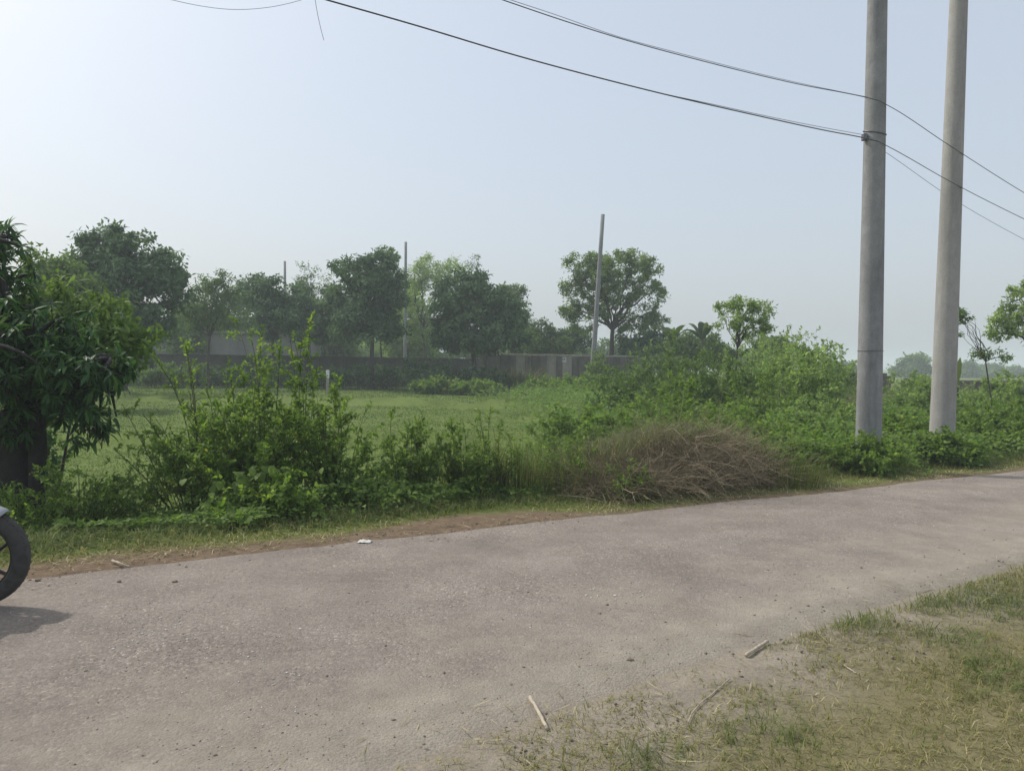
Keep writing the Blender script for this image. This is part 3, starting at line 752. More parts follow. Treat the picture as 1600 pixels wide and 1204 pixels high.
for i, (lab, x, dep, wd_, hg) in enumerate(sp):
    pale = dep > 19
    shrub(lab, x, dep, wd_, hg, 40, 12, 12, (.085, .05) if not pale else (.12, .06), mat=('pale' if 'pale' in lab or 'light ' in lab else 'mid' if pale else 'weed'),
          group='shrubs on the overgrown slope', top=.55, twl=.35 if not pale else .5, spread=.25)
# bushes along the wall behind the field
wb = [('dark bush against the long dark wall, left end', 250, 47, 4.5, 1.6, 'mid'), ('dark bush at the wall below the round mango tree', 570, 48, 4.5, 1.9, 'dark'), ('dark bush at the wall between the mango trees', 640, 48, 4.0, 2.2, 'dark'),
      ('dark bush at the wall left of the broad mango', 690, 46, 4.0, 2.1, 'dark'), ('dark bush at the wall beneath the broad mango', 750, 46, 3.6, 1.8, 'dark'),
      ('bright low bush at the far edge of the lawn, middle', 690, 43, 3.4, .95, 'weed'), ('bright low bush at the far edge of the lawn, right', 745, 42, 2.6, .8, 'weed'),
      ('low bush before the wall panel with the sign', 850, 42, 3.4, 1.0, 'weed'), ('low bush hiding the wall foot right of the sign', 910, 40, 3.4, 1.2, 'weed'),
      ('climbing bush around the foot of the tall leaning pole', 935, 47, 1.6, 2.4, 'weed'), ('bush before the dark right end of the concrete wall', 985, 38, 3.4, 1.6, 'mid'),
      ('dense bush at the right end of the concrete wall', 1030, 44, 5.0, 3.2, 'mid'), ('bush at the long dark wall below the farthest pole', 440, 49, 4.5, 1.7, 'mid'), ('leafy bush at the wall just right of the white stake', 600, 50, 4.0, 1.6, 'mid'), ('bush at the wall behind the tall roadside bush', 395, 48.5, 3.6, 1.3, 'dark'), ('bush at the wall behind the lawn, right of the left tree', 300, 47.5, 4.2, 1.7, 'mid'), ('bush at the wall behind the white stake', 520, 49, 3.5, 1.5, 'dark'), ('bush at the left wall below the umbrella-shaped tree', 345, 48, 4.0, 1.4, 'dark')]
for lab, x, dep, wd_, hg, mm in wb:
    shrub(lab, x, dep, wd_, hg, 34, 9, 9, (.22, .11), mat=mm, group='bushes along the boundary wall', top=.6, twl=.6, spread=.35, stem_r=.015, name='bush', cat_='bush', wy=2.0)

# ------------------------------------------------------------------ nearest left tree (mango), individual big leaves
def mango():
    r = np.random.default_rng(77)
    D = 8.6
    ells = [(15, 435, 62, 85, .3), (-60, 400, 80, 90, .5), (110, 545, 95, 70, .0), (40, 560, 120, 90, -.2), (145, 600, 78, 62, -.3), (200, 575, 38, 26, .1), (-90, 560, 140, 130, 0), (20, 500, 80, 80, .4), (95, 630, 75, 40, .2), (160, 650, 45, 24, -.1), (40, 665, 70, 30, .1), (175, 668, 36, 18, .1), (110, 685, 55, 20, .2), (-40, 700, 60, 60, .4), (20, 365, 30, 30, .5), (70, 415, 20, 20, .5)]
    ells = [(e[0] - 18,) + e[1:] for e in ells]
    E_ = ell_world(ells, D, 1)
    bq = P(30, 780, D + .2); base = np.array([bq[0], bq[1], gz(bq[0], bq[1])])
    root = thing('mango_tree', 'nearest dark leafy tree with drooping long leaves at the left edge', 'tree', base)
    n_cl = 760
    vol = np.array([e[1][0] * e[1][2] for e in E_]); idx = r.choice(len(E_), n_cl, p=vol / vol.sum())
    u = nrm(r.normal(size=(n_cl, 3)))
    cen = np.array([E_[i][0] for i in idx]); rr = np.array([E_[i][1] for i in idx])
    tips = cen + u * rr * (r.random(n_cl) ** .4 * r.uniform(.8, 1.18, n_cl))[:, None]
    outw = nrm(u / rr)
    tw0 = tips - outw * .22 - np.array([0, 0, .1]); 
    per = 13
    a = (np.arange(per)[None] * 2.4 + r.random((n_cl, 1)) * 6.28); tilt = r.uniform(-.55, .75, (n_cl, per))
    ax_ = nrm(outw + np.array([0, 0, .35]))
    e1 = nrm(np.cross(ax_, np.array([.3, .2, .9]))); e2 = np.cross(ax_, e1)
    d = (e1[:, None] * np.cos(a)[..., None] + e2[:, None] * np.sin(a)[..., None]) + ax_[:, None] * tilt[..., None]
    d[..., 2] -= .35
    p = tips[:, None] - ax_[:, None] * r.uniform(0, .09, (n_cl, per, 1))
    d = nrm(d.reshape(-1, 3)); p = p.reshape(-1, 3)
    nn = np.array([0, 0, 1.0]) + r.normal(size=p.shape) * .3
    young = np.repeat(r.random(n_cl) > .93, per)
    rd = np.where(young, r.uniform(.92, 1, len(p)), r.random(len(p)) * .9)
    L = r.uniform(.09, .22, len(p)); W = L * r.uniform(.2, .27, len(p))
    # the biggest-showing leaves, single objects: those nearest the camera and in frame
    rel = p - EYE; px = 800 + F * (rel @ RT) / (rel @ FW); dist = np.linalg.norm(rel, axis=1)
    score = dist + np.where((px > 5) & (px < 260), 0, 100) + r.random(len(p)) * .5
    pick = np.argsort(score)[:240]
    mask = np.ones(len(p), bool); mask[pick] = False
    cr = link('crown', loc_mesh('crown', leaves(p[mask], d[mask], nn[mask], L[mask], W[mask], rd[mask], .28, .14, 2), base), M['mango'], root)
    cr['kind'] = 'stuff'
    protos = []
    for q in range(8):
        v, f_, a_ = leaves(np.zeros((1, 3)), np.array([[1.0, 0, 0]]), np.array([[0, 0, 1.0]]), .18, .042, np.array([[.1, .3, .5, .7, .85, .4, .2, .97][q]]).ravel(), .28, .14, 2)
        me = mesh_np('leaf', v, f_, {'rnd': a_}); me.materials.append(M['mango']); protos.append(me)
    for i in pick:
        o = link('leaf', protos[r.integers(0, 7) if not young[i] else 7], None, root)
        dx = d[i]; s = nrm(np.cross(dx, nn[i])); nz = np.cross(s, dx)
        k = L[i] / .18
        mw = Matrix.Identity(4)
        for c in range(3):
            mw[c][0], mw[c][1], mw[c][2], mw[c][3] = dx[c] * k, -s[c] * k, nz[c] * k, p[i][c] - base[c]
        o.matrix_local = mw
    fork = P(25, 640, D + .2)
    lim = limbs(base, fork, tips, .19, 9, 10, 160)
    # second stem and hanging twigs
    b3 = base + np.array([-.45, .25, 0]); f3 = P(-40, 600, D + .5)
    st2 = tubes(bez(b3[None], ((b3 + f3) / 2 + np.array([-.1, 0, 0]))[None], f3[None], 7), np.linspace(.2, .12, 7)[None], 9)
    b4 = base + np.array([.14, .1, 0]); f4 = P(55, 600, D)
    st3 = tubes(bez(b4[None], ((b4 + f4) / 2 + np.array([.05, 0, 0]))[None], f4[None], 7), np.linspace(.12, .08, 7)[None], 8)
    tws = bez(tw0[::2], (tw0[::2] + tips[::2]) / 2, tips[::2], 4)
    link('trunk', loc_mesh('trunk', cat([lim, st2, st3, tubes(tws, np.linspace(.008, .004, 4)[None], 4)]), base, True), M['bark_dark'], root)
mango()

# ------------------------------------------------------------------ banana plants
def banana(label, x_px, y_px, depth, n, L, seed, single=False):
    r = np.random.default_rng(seed)
    q = P(x_px, y_px, depth); base = np.array([q[0], q[1], gz(q[0], q[1])])
    root = thing('banana_plant', label, 'banana plant', base, 'banana plants')
    h = q[2] - base[2]
    st = tubes(np.stack([np.linspace(base, q, 6) - base])[0][None], np.linspace(.13, .07, 6)[None], 8)
    link('stalk', mesh_np('stalk', st[0], st[1], {'rnd': st[2]}, True), M['stem'], root)
    for i in range(n):
        a = (i * 2.4 + r.random()) if n > 1 else -1.2
        el = r.uniform(.75, 1.4) if n > 1 else 1.45
        k = 12; tt = np.linspace(0, 1, k)
        d = np.array([math.cos(a) * math.cos(el), math.sin(a) * math.cos(el), math.sin(el)])
        l = L * r.uniform(.75, 1.1)
        mid = (q - base) + d[None] * (tt * l)[:, None] - np.array([0, 0, 1])[None] * (tt ** 2.4 * l * (.45 if n > 1 else .05))[:, None]
        s = nrm(np.cross(d, [0, 0, 1.0]) + r.normal(0, .1, 3))
        wv = .5 * L * .25 * np.sin(np.clip(tt * 1.02, 0, 1) * math.pi) ** .6 * (tt > .08) + .012
        tear = r.uniform(.75, 1.05, (2, k))
        dn = np.array([0, 0, -.22])
        A = mid + (s + dn)[None] * (wv * tear[0])[:, None]; B = mid + (-s + dn)[None] * (wv * tear[1])[:, None]
        V = np.concatenate([mid, A, B]); f_ = []
        for j in range(k - 1):
            f_ += [(j, j + 1, k + j + 1), (j, k + j + 1, k + j), (j, 2 * k + j + 1, j + 1), (j, 2 * k + j, 2 * k + j + 1)]
        link('leaf', mesh_np('leaf', V, np.array(f_), {'rnd': np.full(len(V), r.random())}), M['bananaleaf'], root)
banana('banana plant with upright leaves right of the large airy tree', 1048, 535, 46, 9, 2.1, 3)
banana('banana plant with curled drooping leaves left of the slender tree', 1098, 530, 44, 9, 2.0, 8)
banana('single upright rolled banana leaf right of the tan pole', 1494, 604, 24, 1, .95, 5)

# ------------------------------------------------------------------ walls, shed, stake, sign
def wall_run(label, name, x0, d0, x1, d1, ytop0, ytop1, nsec, mat, coping, posts, thick=.14, skip=(), group=None, post_r=.13, proud=.05, postmat=None, dark=()):
    postmat = postmat or mat
    a = P(x0, ytop0, d0); b_ = P(x1, ytop1, d1)
    base = np.array([a[0], a[1], gz(a[0], a[1]) - .2])
    root = thing(name, label, 'wall', base, group)
    root.rotation_euler = (0, 0, math.atan2(b_[1] - a[1], b_[0] - a[0]))
    Ltot = math.hypot(b_[0] - a[0], b_[1] - a[1]); sl = Ltot / nsec
    rr = np.random.default_rng(int(x0))
    for i in range(nsec):
        h = (a[2] + (b_[2] - a[2]) * (i + .5) / nsec) - base[2]
        if i not in skip:
            dh = rr.uniform(-.02, .02)
            g0 = post_r if posts else 0.004
            link('panel', boxm((i * sl + g0, -thick / 2, 0), ((i + 1) * sl - g0, thick / 2, h + dh - (.1 if coping else 0)), .01), M['wall_old'] if i in dark else mat, root)
            if coping:
                link('coping', boxm((i * sl + .006, -thick / 2 - .05, h + dh - .098), ((i + 1) * sl - .006, thick / 2 + .05, h + dh), .012), mat, root)
        if posts:
            link('post', boxm((i * sl - post_r + .002, -thick / 2 - proud, 0), (i * sl + post_r - .002, thick / 2 + proud, h - .102 if coping else h + .04), .012), postmat, root)
    if posts:
        link('post', boxm((Ltot - post_r, -thick / 2 - proud, 0), (Ltot + post_r, thick / 2 + proud, h - .102 if coping else h + .04), .012), postmat, root)
    return root, base, sl
wall_run('long weathered wall, coloured dark for shade, behind the lawn on the left', 'boundary_wall', 60, 49, 752, 55, 550, 560, 12, M['wall_dark'], True, False)
wr, wb_, wsl = wall_run('concrete panel wall with coping that bears the small white sign', 'boundary_wall', 755, 51.5, 1000, 49, 552, 556, 10, M['wall_concrete'], True, True, post_r=.2, proud=.1, postmat=M['wall_old'], dark=(0, 1, 3, 6, 8, 9))
wall_run('low ruined concrete wall seen past the grey pole', 'boundary_wall', 1270, 31, 1386, 30, 581, 583, 3, M['wall_old'], True, True, thick=.2, post_r=.14)
wall_run('low hazy wall with slim posts between and beyond the roadside poles', 'boundary_wall', 1412, 33, 1640, 30, 590, 597, 6, M['wall_old'], True, True, thick=.12, post_r=.09)
# sign
sc0 = P(880, 562, 49.8)
v = Vector((sc0[0], sc0[1], sc0[2]))
aW, bW = P(755, 552, 51.5), P(1000, 556, 49)
tpar = (sc0[0] - aW[0]) / (bW[0] - aW[0]); yw = aW[1] + (bW[1] - aW[1]) * tpar
sc0 = P(880, 562, yw - .085)
sg = thing('wall_sign', 'small white sign fixed to the concrete panel wall', 'sign', sc0)
sg.rotation_euler = (0, 0, math.atan2(bW[1] - aW[1], bW[0] - aW[0]))
link('board', boxm((-.2, -.012, -.15), (.2, .012, .15), .004), M['whitepaint'], sg)
for (xa, xb, za, zb) in [(-.15, -.02, .04, .10), (.02, .15, .04, .10), (-.15, .15, -.015, .005), (-.12, .13, -.055, -.04)]:
    link('lettering', boxm((xa, -.018, za), (xb, -.0125, zb)), M['ink'], sg)
# stake
q = P(512, 600, 40); sb = np.array([q[0], q[1], gz(q[0], q[1])])
stk = thing('boundary_stake', 'short square concrete stake with a white top in the lawn', 'stake', sb)
hh_ = P(512, 578, 40)[2] - sb[2]
link('shaft', boxm((-.07, -.07, -.1), (.07, .07, hh_ - .42), .01), M['wall_concrete'], stk)
link('painted_top', boxm((-.074, -.074, hh_ - .419), (.074, .074, hh_), .012), M['whitepaint'], stk)
# shed
a = P(215, 517, 62); b_ = P(494, 526, 60)
sb = np.array([a[0], a[1], gz(a[0], a[1])])
shed = thing('shed', 'long low grey plastered shed behind the left wall', 'shed', sb)
shed.rotation_euler = (0, 0, math.atan2(b_[1] - a[1], b_[0] - a[0]))
Ls = math.hypot(b_[0] - a[0], b_[1] - a[1]); hs = a[2] - sb[2]
link('wall', boxm((0, 0, -.3), (Ls - .7, 5, hs - .16), .02), M['shed'], shed)
link('roof', boxm((-.25, -.3, hs - .158), (Ls - .35, 5.3, hs), .02), M['shed'], shed)
link('pillar', boxm((Ls - .69, -.15, -.3), (Ls + .15, .6, hs - .162), .02), M['shed'], shed)

# ------------------------------------------------------------------ dry brush pile
def brush():
    r = np.random.default_rng(41)
    D = 10.0
    q = P(1055, 700, D); base = np.array([q[0], q[1], gz(q[0], q[1])])
    root = thing('brush_pile', 'heap of dry brown twigs and dead stalks at the roadside', 'brush pile', base)
    n = 7500
    dirx = RD; diry = RN
    u = r.uniform(-1, 1, n); v = r.uniform(-1, 1, n); ok = u * u + v * v < 1; u = u[ok]; v = v[ok]; n = len(u)
    top = .68 * (1 - u * u) ** .75 * (1 - .7 * v * v) * (.25 + 1.4 * fbm(u * 3, v * 3, .7, 51)) * (1 - .35 * np.exp(-((u + .55) / .25) ** 2))
    z = top * r.random(n) ** .45
    lon = 1.75; lat = .85
    p0 = base + np.stack([u * lon * dirx[0] + v * lat * diry[0], u * lon * dirx[1] + v * lat * diry[1], z], 1)
    a = r.uniform(0, 6.28, n); el = r.normal(.25, .5, n)
    d = np.stack([np.cos(a) * np.cos(el), np.sin(a) * np.cos(el), np.sin(el)], 1)
    l = r.uniform(.25, .8, n)[:, None]
    p2 = p0 + d * l + np.array([0, 0, -.25]) * l * r.random((n, 1))
    p2[:, 2] = np.maximum(p2[:, 2], base[2] - .02); 
    pts = bez(p0, (p0 + p2) / 2 + np.array([0, 0, .08]) * l + r.normal(size=p0.shape) * .07, p2, 4)
    pts[:, 1:3] += r.normal(size=pts[:, 1:3].shape) * .018
    rd = np.clip(r.random(n) * .8 + .25 * (r.random(n) > .9), 0, 1)
    q = tubes(pts, np.linspace(1, .45, 4)[None] * (.0017 + .0022 * r.random((n, 1)) ** 2 + .005 * (r.random((n, 1)) > .985)), 3, rd)
    tw = link('twig_heap', loc_mesh('twig_heap', q, base), M['twig'], root); tw['kind'] = 'stuff'
    ns_ = 110                                  # long loose stalks splayed out of the heap
    u = r.uniform(-.95, .95, ns_); v = r.uniform(-1, .3, ns_)
    z0 = .7 * np.clip(1 - u * u, 0, 1) ** .75 * np.clip(1 - .7 * v * v, 0, 1) * r.random(ns_)
    s0 = base + np.stack([u * lon * dirx[0] + v * lat * diry[0], u * lon * dirx[1] + v * lat * diry[1], z0], 1)
    a = np.radians(r.normal(-75, 60, ns_)); l = r.uniform(.5, 1.2, ns_)
    s2 = s0 + np.stack([np.cos(a) * l * .7, np.sin(a) * l * .45, -z0 * r.uniform(.2, 1, ns_) + .1 * r.random(ns_)], 1)
    s2[:, 2] = np.maximum(s2[:, 2], H(s2[:, 0], s2[:, 1]) + .05)
    sp3 = bez(s0, (s0 + s2) / 2 + np.array([0, 0, .08]) + r.normal(size=s0.shape) * .04, s2, 7)
    q = tubes(sp3, np.linspace(1, .5, 7)[None] * r.uniform(.0014, .0032, (ns_, 1)), 4, r.uniform(.5, 1, ns_))
    lo_ = link('loose_stalks', loc_mesh('loose_stalks', q, base, True), M['twig'], root); lo_['kind'] = 'stuff'
    # green grass growing through the crest
    nb = 3600
    u = r.uniform(-.7, 1, nb); v = r.uniform(-.3, 1.2, nb)
    top = .9 * np.clip(1 - u * u, 0, 1) ** .6 * np.clip(1 - .6 * v * v, .1, 1)
    p0 = base + np.stack([u * lon * dirx[0] + v * lat * diry[0], u * lon * dirx[1] + v * lat * diry[1], top * .6 + .1], 1)
    d = np.stack([r.normal(0, .5, nb), r.normal(0, .5, nb), np.ones(nb)], 1)
    q = blades(p0, d, r.uniform(.15, .4, nb), .006, r.uniform(.1, .7, nb))
    gg = link('grass_blades', loc_mesh('grass_blades', q, base), M['reed'], root); gg['kind'] = 'stuff'
brush()

# ------------------------------------------------------------------ tall grass clumps
def clump(label, x_px, depth, n, wid, hgt, mat, w_=.01, seed=1, group='tall grass clumps'):
    r = np.random.default_rng(seed)
    q = P(x_px, 600, depth); base = np.array([q[0], q[1], gz(q[0], q[1])])
    a = r.uniform(0, 6.28, n); rad = np.sqrt(r.random(n)) * wid / 2
    p = base + np.stack([np.cos(a) * rad, np.sin(a) * rad, np.zeros(n)], 1); p[:, 2] = H(p[:, 0], p[:, 1]) - .02
    d = np.stack([np.cos(a) * r.uniform(0, .45, n), np.sin(a) * r.uniform(0, .45, n), np.ones(n)], 1)
    q = blades(p, d, hgt * r.uniform(.45, 1.05, n), w_, r.uniform(.05, .55, n))
    root = thing('grass_clump', label, 'grass clump', base, group)
    o = link('grass_blades', loc_mesh('grass_blades', q, base), M[mat], root); o['kind'] = 'stuff'
clump('tall grass clump left of the dry brush pile', 815, 9.6, 420, .8, 1.1, 'blade', .009, 3)
clump('wispy tall grass between the leafy shrubs and the brush pile', 740, 9.6, 420, .8, 1.05, 'blade', .010, 4)
clump('grass clump at the left foot of the dry brush pile', 880, 9.5, 420, 1.0, .7, 'blade', .008, 5)
clump('grass clump at the right end of the dry brush pile', 1225, 10.4, 500, 1.1, .65, 'blade', .008, 6)
clump('tan reeds standing against the wall left of the sign', 822, 48, 900, 3.2, 2.0, 'reed', .035, 7)
clump('greenish reeds against the wall at the lawn corner', 790, 47, 800, 2.6, 1.7, 'blade', .035, 8)
clump('pale dry reeds before the low hazy wall right of the tan pole', 1535, 26, 900, 3.6, 1.25, 'reed', .022, 9)
clump('pale dry reeds between the two roadside poles, far back', 1405, 28, 900, 3.2, 1.2, 'reed', .022, 10)
clump('tall hazy grass on the skyline left of the grey pole', 1310, 24, 900, 2.4, 1.5, 'reed', .02, 11)
clump('tall grass growing on the slope above the brush pile', 1010, 15, 900, 2.4, 1.2, 'blade', .013, 12)
clump('tall grass on the skyline under the slender tree', 1150, 25, 900, 3.6, 1.9, 'blade', .022, 13)
clump('tall grass left of the slender tree near the dark bushes', 1085, 30, 900, 4.0, 1.7, 'blade', .026, 14)

# ------------------------------------------------------------------ ground cover (uncountable)
def stuff(name, M3, mat, label, cat_):
    o = link(name, mesh_np(name, M3[0], M3[1], {'rnd': M3[2]}), mat)
    return tag(o, label, cat_, None, 'stuff')
# low weeds and creepers on the slope to the right and along the verge
def weeds():
    r = np.random.default_rng(61)
    N = 260000
    y = 7 + 33 * r.random(N) ** 1.7; x = r.uniform(-.6, .95, N) * y
    s, c = sc_of(x, y)
    q = c - far_edge(s)
    edge = q + 1.1 * (fbm(x, y, .8, 71) - .5) + r.normal(0, .12, N)
    lim = 1.2 - 0.6 * sst(3, 7, x)
    px = 800 + F * x / y
    right = sst(760, 930, px + 40 * (fbm(x, y, 2, 72) - .5) * 2 + 4 * (y - 24))
    strip = (1 - sst(1.2, 3.2, q + (fbm(x, y, 2, 73) - .5))) 
    keep = (edge > lim) & (r.random(N) < np.maximum(right, strip * .9))
    x, y, q = x[keep], y[keep], q[keep]; n = len(x)
    right = right[keep]
    hmax = (.28 + .95 * fbm(x, y, 1.6, 74) ** 1.3) * sst(.1, 1.8, q + .3) * (.45 + .55 * right)
    z = H(x, y) + hmax * r.random(n) ** .45
    p = np.stack([x, y, z], 1)
    d = np.stack([r.normal(size=n), r.normal(size=n) - .3, r.normal(0, .35, n)], 1)
    nn = np.stack([r.normal(0, .5, n), r.normal(0, .5, n) - .2, np.ones(n)], 1)
    rd = np.clip(.6 * fbm(x, y, .7, 75) + r.random(n) * .6 - .1, 0, 1)
    sz = r.uniform(.5, 1.2, n) * (.05 + .0026 * y)
    wv_ = sz * r.uniform(.5, .8, n); nr = y < 12.5; fr_ = ~nr
    both = cat([leaves(p[nr], d[nr], nn[nr], sz[nr], wv_[nr], rd[nr], .15, .15, 1), leaves(p[fr_], d[fr_], nn[fr_], sz[fr_], wv_[fr_], rd[fr_], .15, .15, 0)])
    stuff('weeds', both, M['weed'], 'tangled low weeds and creepers covering the bank behind the road', 'weeds')
weeds()
# mown-looking grass of the lawn
def field():
    r = np.random.default_rng(62)
    N = 105000
    y = 9.5 + 42 * r.random(N) ** 1.35; x = r.uniform(-.72, .2, N) * y
    s, c = sc_of(x, y)
    keep = (c - far_edge(s) > 2.2); x, y = x[keep], y[keep]; n = len(x)
    k = .55 + .9 * fbm(x, y, 1.5, 81)
    p = np.stack([x, y, H(x, y) - .005], 1)
    d = np.stack([r.normal(0, .7, n), r.normal(0, .7, n), np.ones(n)], 1)
    rd = np.clip(.75 * fbm(x, y, 3.5, 82) + .4 * r.random(n) - .1, 0, 1)
    stuff('lawn_grass', blades(p, d, (.03 + .0013 * y) * k * r.uniform(.6, 1.3, n), .006 + .0010 * y, r.uniform(.2, .8, n), rd), M['field'], 'short green grass of the field behind the bushes', 'grass')
field()
# verge on the far side of the road
def verge():
    r = np.random.default_rng(63)
    N = 62000
    s = -4 + 22 * r.random(N); q = r.uniform(.05, 2.2, N)
    gap = np.exp(-((s - 3.7) / 1.1) ** 2) + np.exp(-((s + .3) / .8) ** 2) * .5
    e = q + .5 * (fbm(s, q, .6, 91) - .5) - .9 * gap * .6
    keep = (e > .02) & (r.random(N) < sst(.0, .5, e) * .85 + .12)
    s, q = s[keep], q[keep]; n = len(s); c = q + far_edge(s)
    x = s * RD[0] + c * RN[0]; y = s * RD[1] + c * RN[1]
    p = np.stack([x, y, H(x, y) - .005], 1)
    d = np.stack([r.normal(0, .8, n), r.normal(0, .8, n), np.ones(n)], 1)
    L = (.05 + .13 * sst(.2, 1.2, q)) * r.uniform(.5, 1.5, n)
    rd = np.clip(.85 - .75 * sst(.1, .9, q) + r.normal(0, .25, n), 0, 1)
    stuff('verge_grass', blades(p, d, L, .0078, r.uniform(.2, 1.1, n), rd), M['drygrass'], 'drying grass along the far edge of the road', 'grass')
verge()
# flattened straw and crumbs of soil along both road edges
def straw():
    r = np.random.default_rng(66)
    N = 7000
    s = -4 + 20 * r.random(N)
    far = r.random(N) < .72
    q = np.abs(r.normal(0, .38, N)) - .1
    c = np.where(far, far_edge(s) + q, near_edge(s) - q * 2.2)
    keep = r.random(N) < .25 + .9 * fbm(s, c, .5, 111) ** 2
    s, c = s[keep], c[keep]; n = len(s)
    x = s * RD[0] + c * RN[0]; y = s * RD[1] + c * RN[1]
    p = np.stack([x, y, np.maximum(H(x, y), RZ(x, y) - .004) + .004 + .006 * r.random(n)], 1)
    a = r.uniform(0, 6.28, n)
    d = np.stack([np.cos(a), np.sin(a), r.uniform(-.02, .12, n)], 1)
    nn = np.stack([r.normal(0, .2, n), r.normal(0, .2, n), np.ones(n)], 1)
    L = r.uniform(.04, .16, n)
    stuff('straw', leaves(p, d, nn, L, r.uniform(.003, .007, n), np.clip(r.normal(.75, .2, n), 0, 1), -.03, .1, 1), M['drygrass'], 'dry straw lying along the edges of the road', 'straw')
straw()
def crumbs():
    r = np.random.default_rng(67)
    N = 5000
    s = -4 + 20 * r.random(N); far = r.random(N) < .5
    q = np.abs(r.normal(0, .3, N))
    c = np.where(far, far_edge(s) + .25 - q, near_edge(s) - .6 + q * 2.5)
    x = s * RD[0] + c * RN[0]; y = s * RD[1] + c * RN[1]
    z = np.maximum(H(x, y), RZ(x, y)) + .001
    octv = np.array([[1, 0, 0], [-1, 0, 0], [0, 1, 0], [0, -1, 0], [0, 0, .7], [0, 0, -.6]], float)
    sz = .003 + .011 * r.random(N) ** 4
    V = octv[None] * sz[:, None, None] * r.uniform(.6, 1.3, (N, 6, 1)) + np.stack([x, y, z], 1)[:, None]
    f_ = np.array([[0, 2, 4], [2, 1, 4], [1, 3, 4], [3, 0, 4], [2, 0, 5], [1, 2, 5], [3, 1, 5], [0, 3, 5]])
    stuff('soil_crumbs', (V.reshape(-1, 3), (f_[None] + (np.arange(N) * 6)[:, None, None]).reshape(-1, 3), np.repeat(r.random(N) * .55, 6)), M['crumb'], 'small clods of soil and grit along the road edges', 'soil')
mt, t, b = newmat('soil_crumb')
t.links.new(ramp(t, [(0, (.14, .115, .085)), (.5, (.22, .185, .14)), (1, (.36, .31, .24))], attr(t, 'rnd')), b.inputs['Base Color'])
b.inputs['Roughness'].default_value = .95
M['crumb'] = mt
crumbs()
# near grass bottom right
def near_grass():
    r = np.random.default_rng(64)
    N = 220000
    s = -3 + 17 * r.random(N); q = 5.2 * r.random(N) ** 1.1
    c = near_edge(s) - q
    x = s * RD[0] + c * RN[0]; y = s * RD[1] + c * RN[1]
    lush = np.zeros(N)
    for gxp, gyp, gr in [(1215, 1150, .24), (1330, 965, .36), (1600, 950, .55), (1600, 1060, .3), (1420, 940, .3), (1020, 1195, .12), (1500, 1000, .25)]:
        d_ = ray(gxp, gyp); g0 = EYE + d_ * (-1.6 / d_[2])
        lush = np.maximum(lush, np.exp(-((x - g0[0]) ** 2 + (y - g0[1]) ** 2) / gr ** 2))
    lush = np.clip(lush * 1.0 + .9 * (fbm(x, y, .28, 99) - .5), 0, .85)
    lush = np.maximum(lush, sst(5.2, 6.5, x) * sst(.3, .6, fbm(x, y, 1.0, 98)))
    dens = (1.0 + 1.6 * lush) * sst(.08, .4, lush + .35 * sst(-.9, .9, x) + .4 * fbm(x, y, .4, 94)) * 1.9 * (1 - sandw(x, y)) * (.25 + .75 * sst(.35, .6, fbm(x, y, .32, 95))) + .3 * sst(.2, .9, q + .5 * (fbm(x, y, .5, 96) - .5)) + .9 * sst(3.2, 4.6, x) * sst(.1, .6, q)
    keep = (r.random(N) < dens * .8) & (y > 1.2)
    x, y, q, lush = x[keep], y[keep], q[keep], lush[keep]; n = len(x)
    p = np.stack([x, y, H(x, y) - .004], 1)
    a = vn(x, y, .12, 97) * 9 + r.normal(0, 1.1, n)
    ln = r.uniform(.3, 1.5, n)
    d = np.stack([np.cos(a) * ln, np.sin(a) * ln, np.ones(n)], 1)
    L = (.032 + .045 * lush + .03 * sst(3.4, 4.4, x)) * r.uniform(.5, 1.9, n)
    rd = np.clip(.6 - .5 * lush + r.normal(0, .2, n), 0, 1)
    stuff('patchy_grass', blades(p, d, L, .0045, r.uniform(.1, 1.0, n), rd), M['drygrass'], 'patchy green and yellow grass on the near side of the road', 'grass')
near_grass()
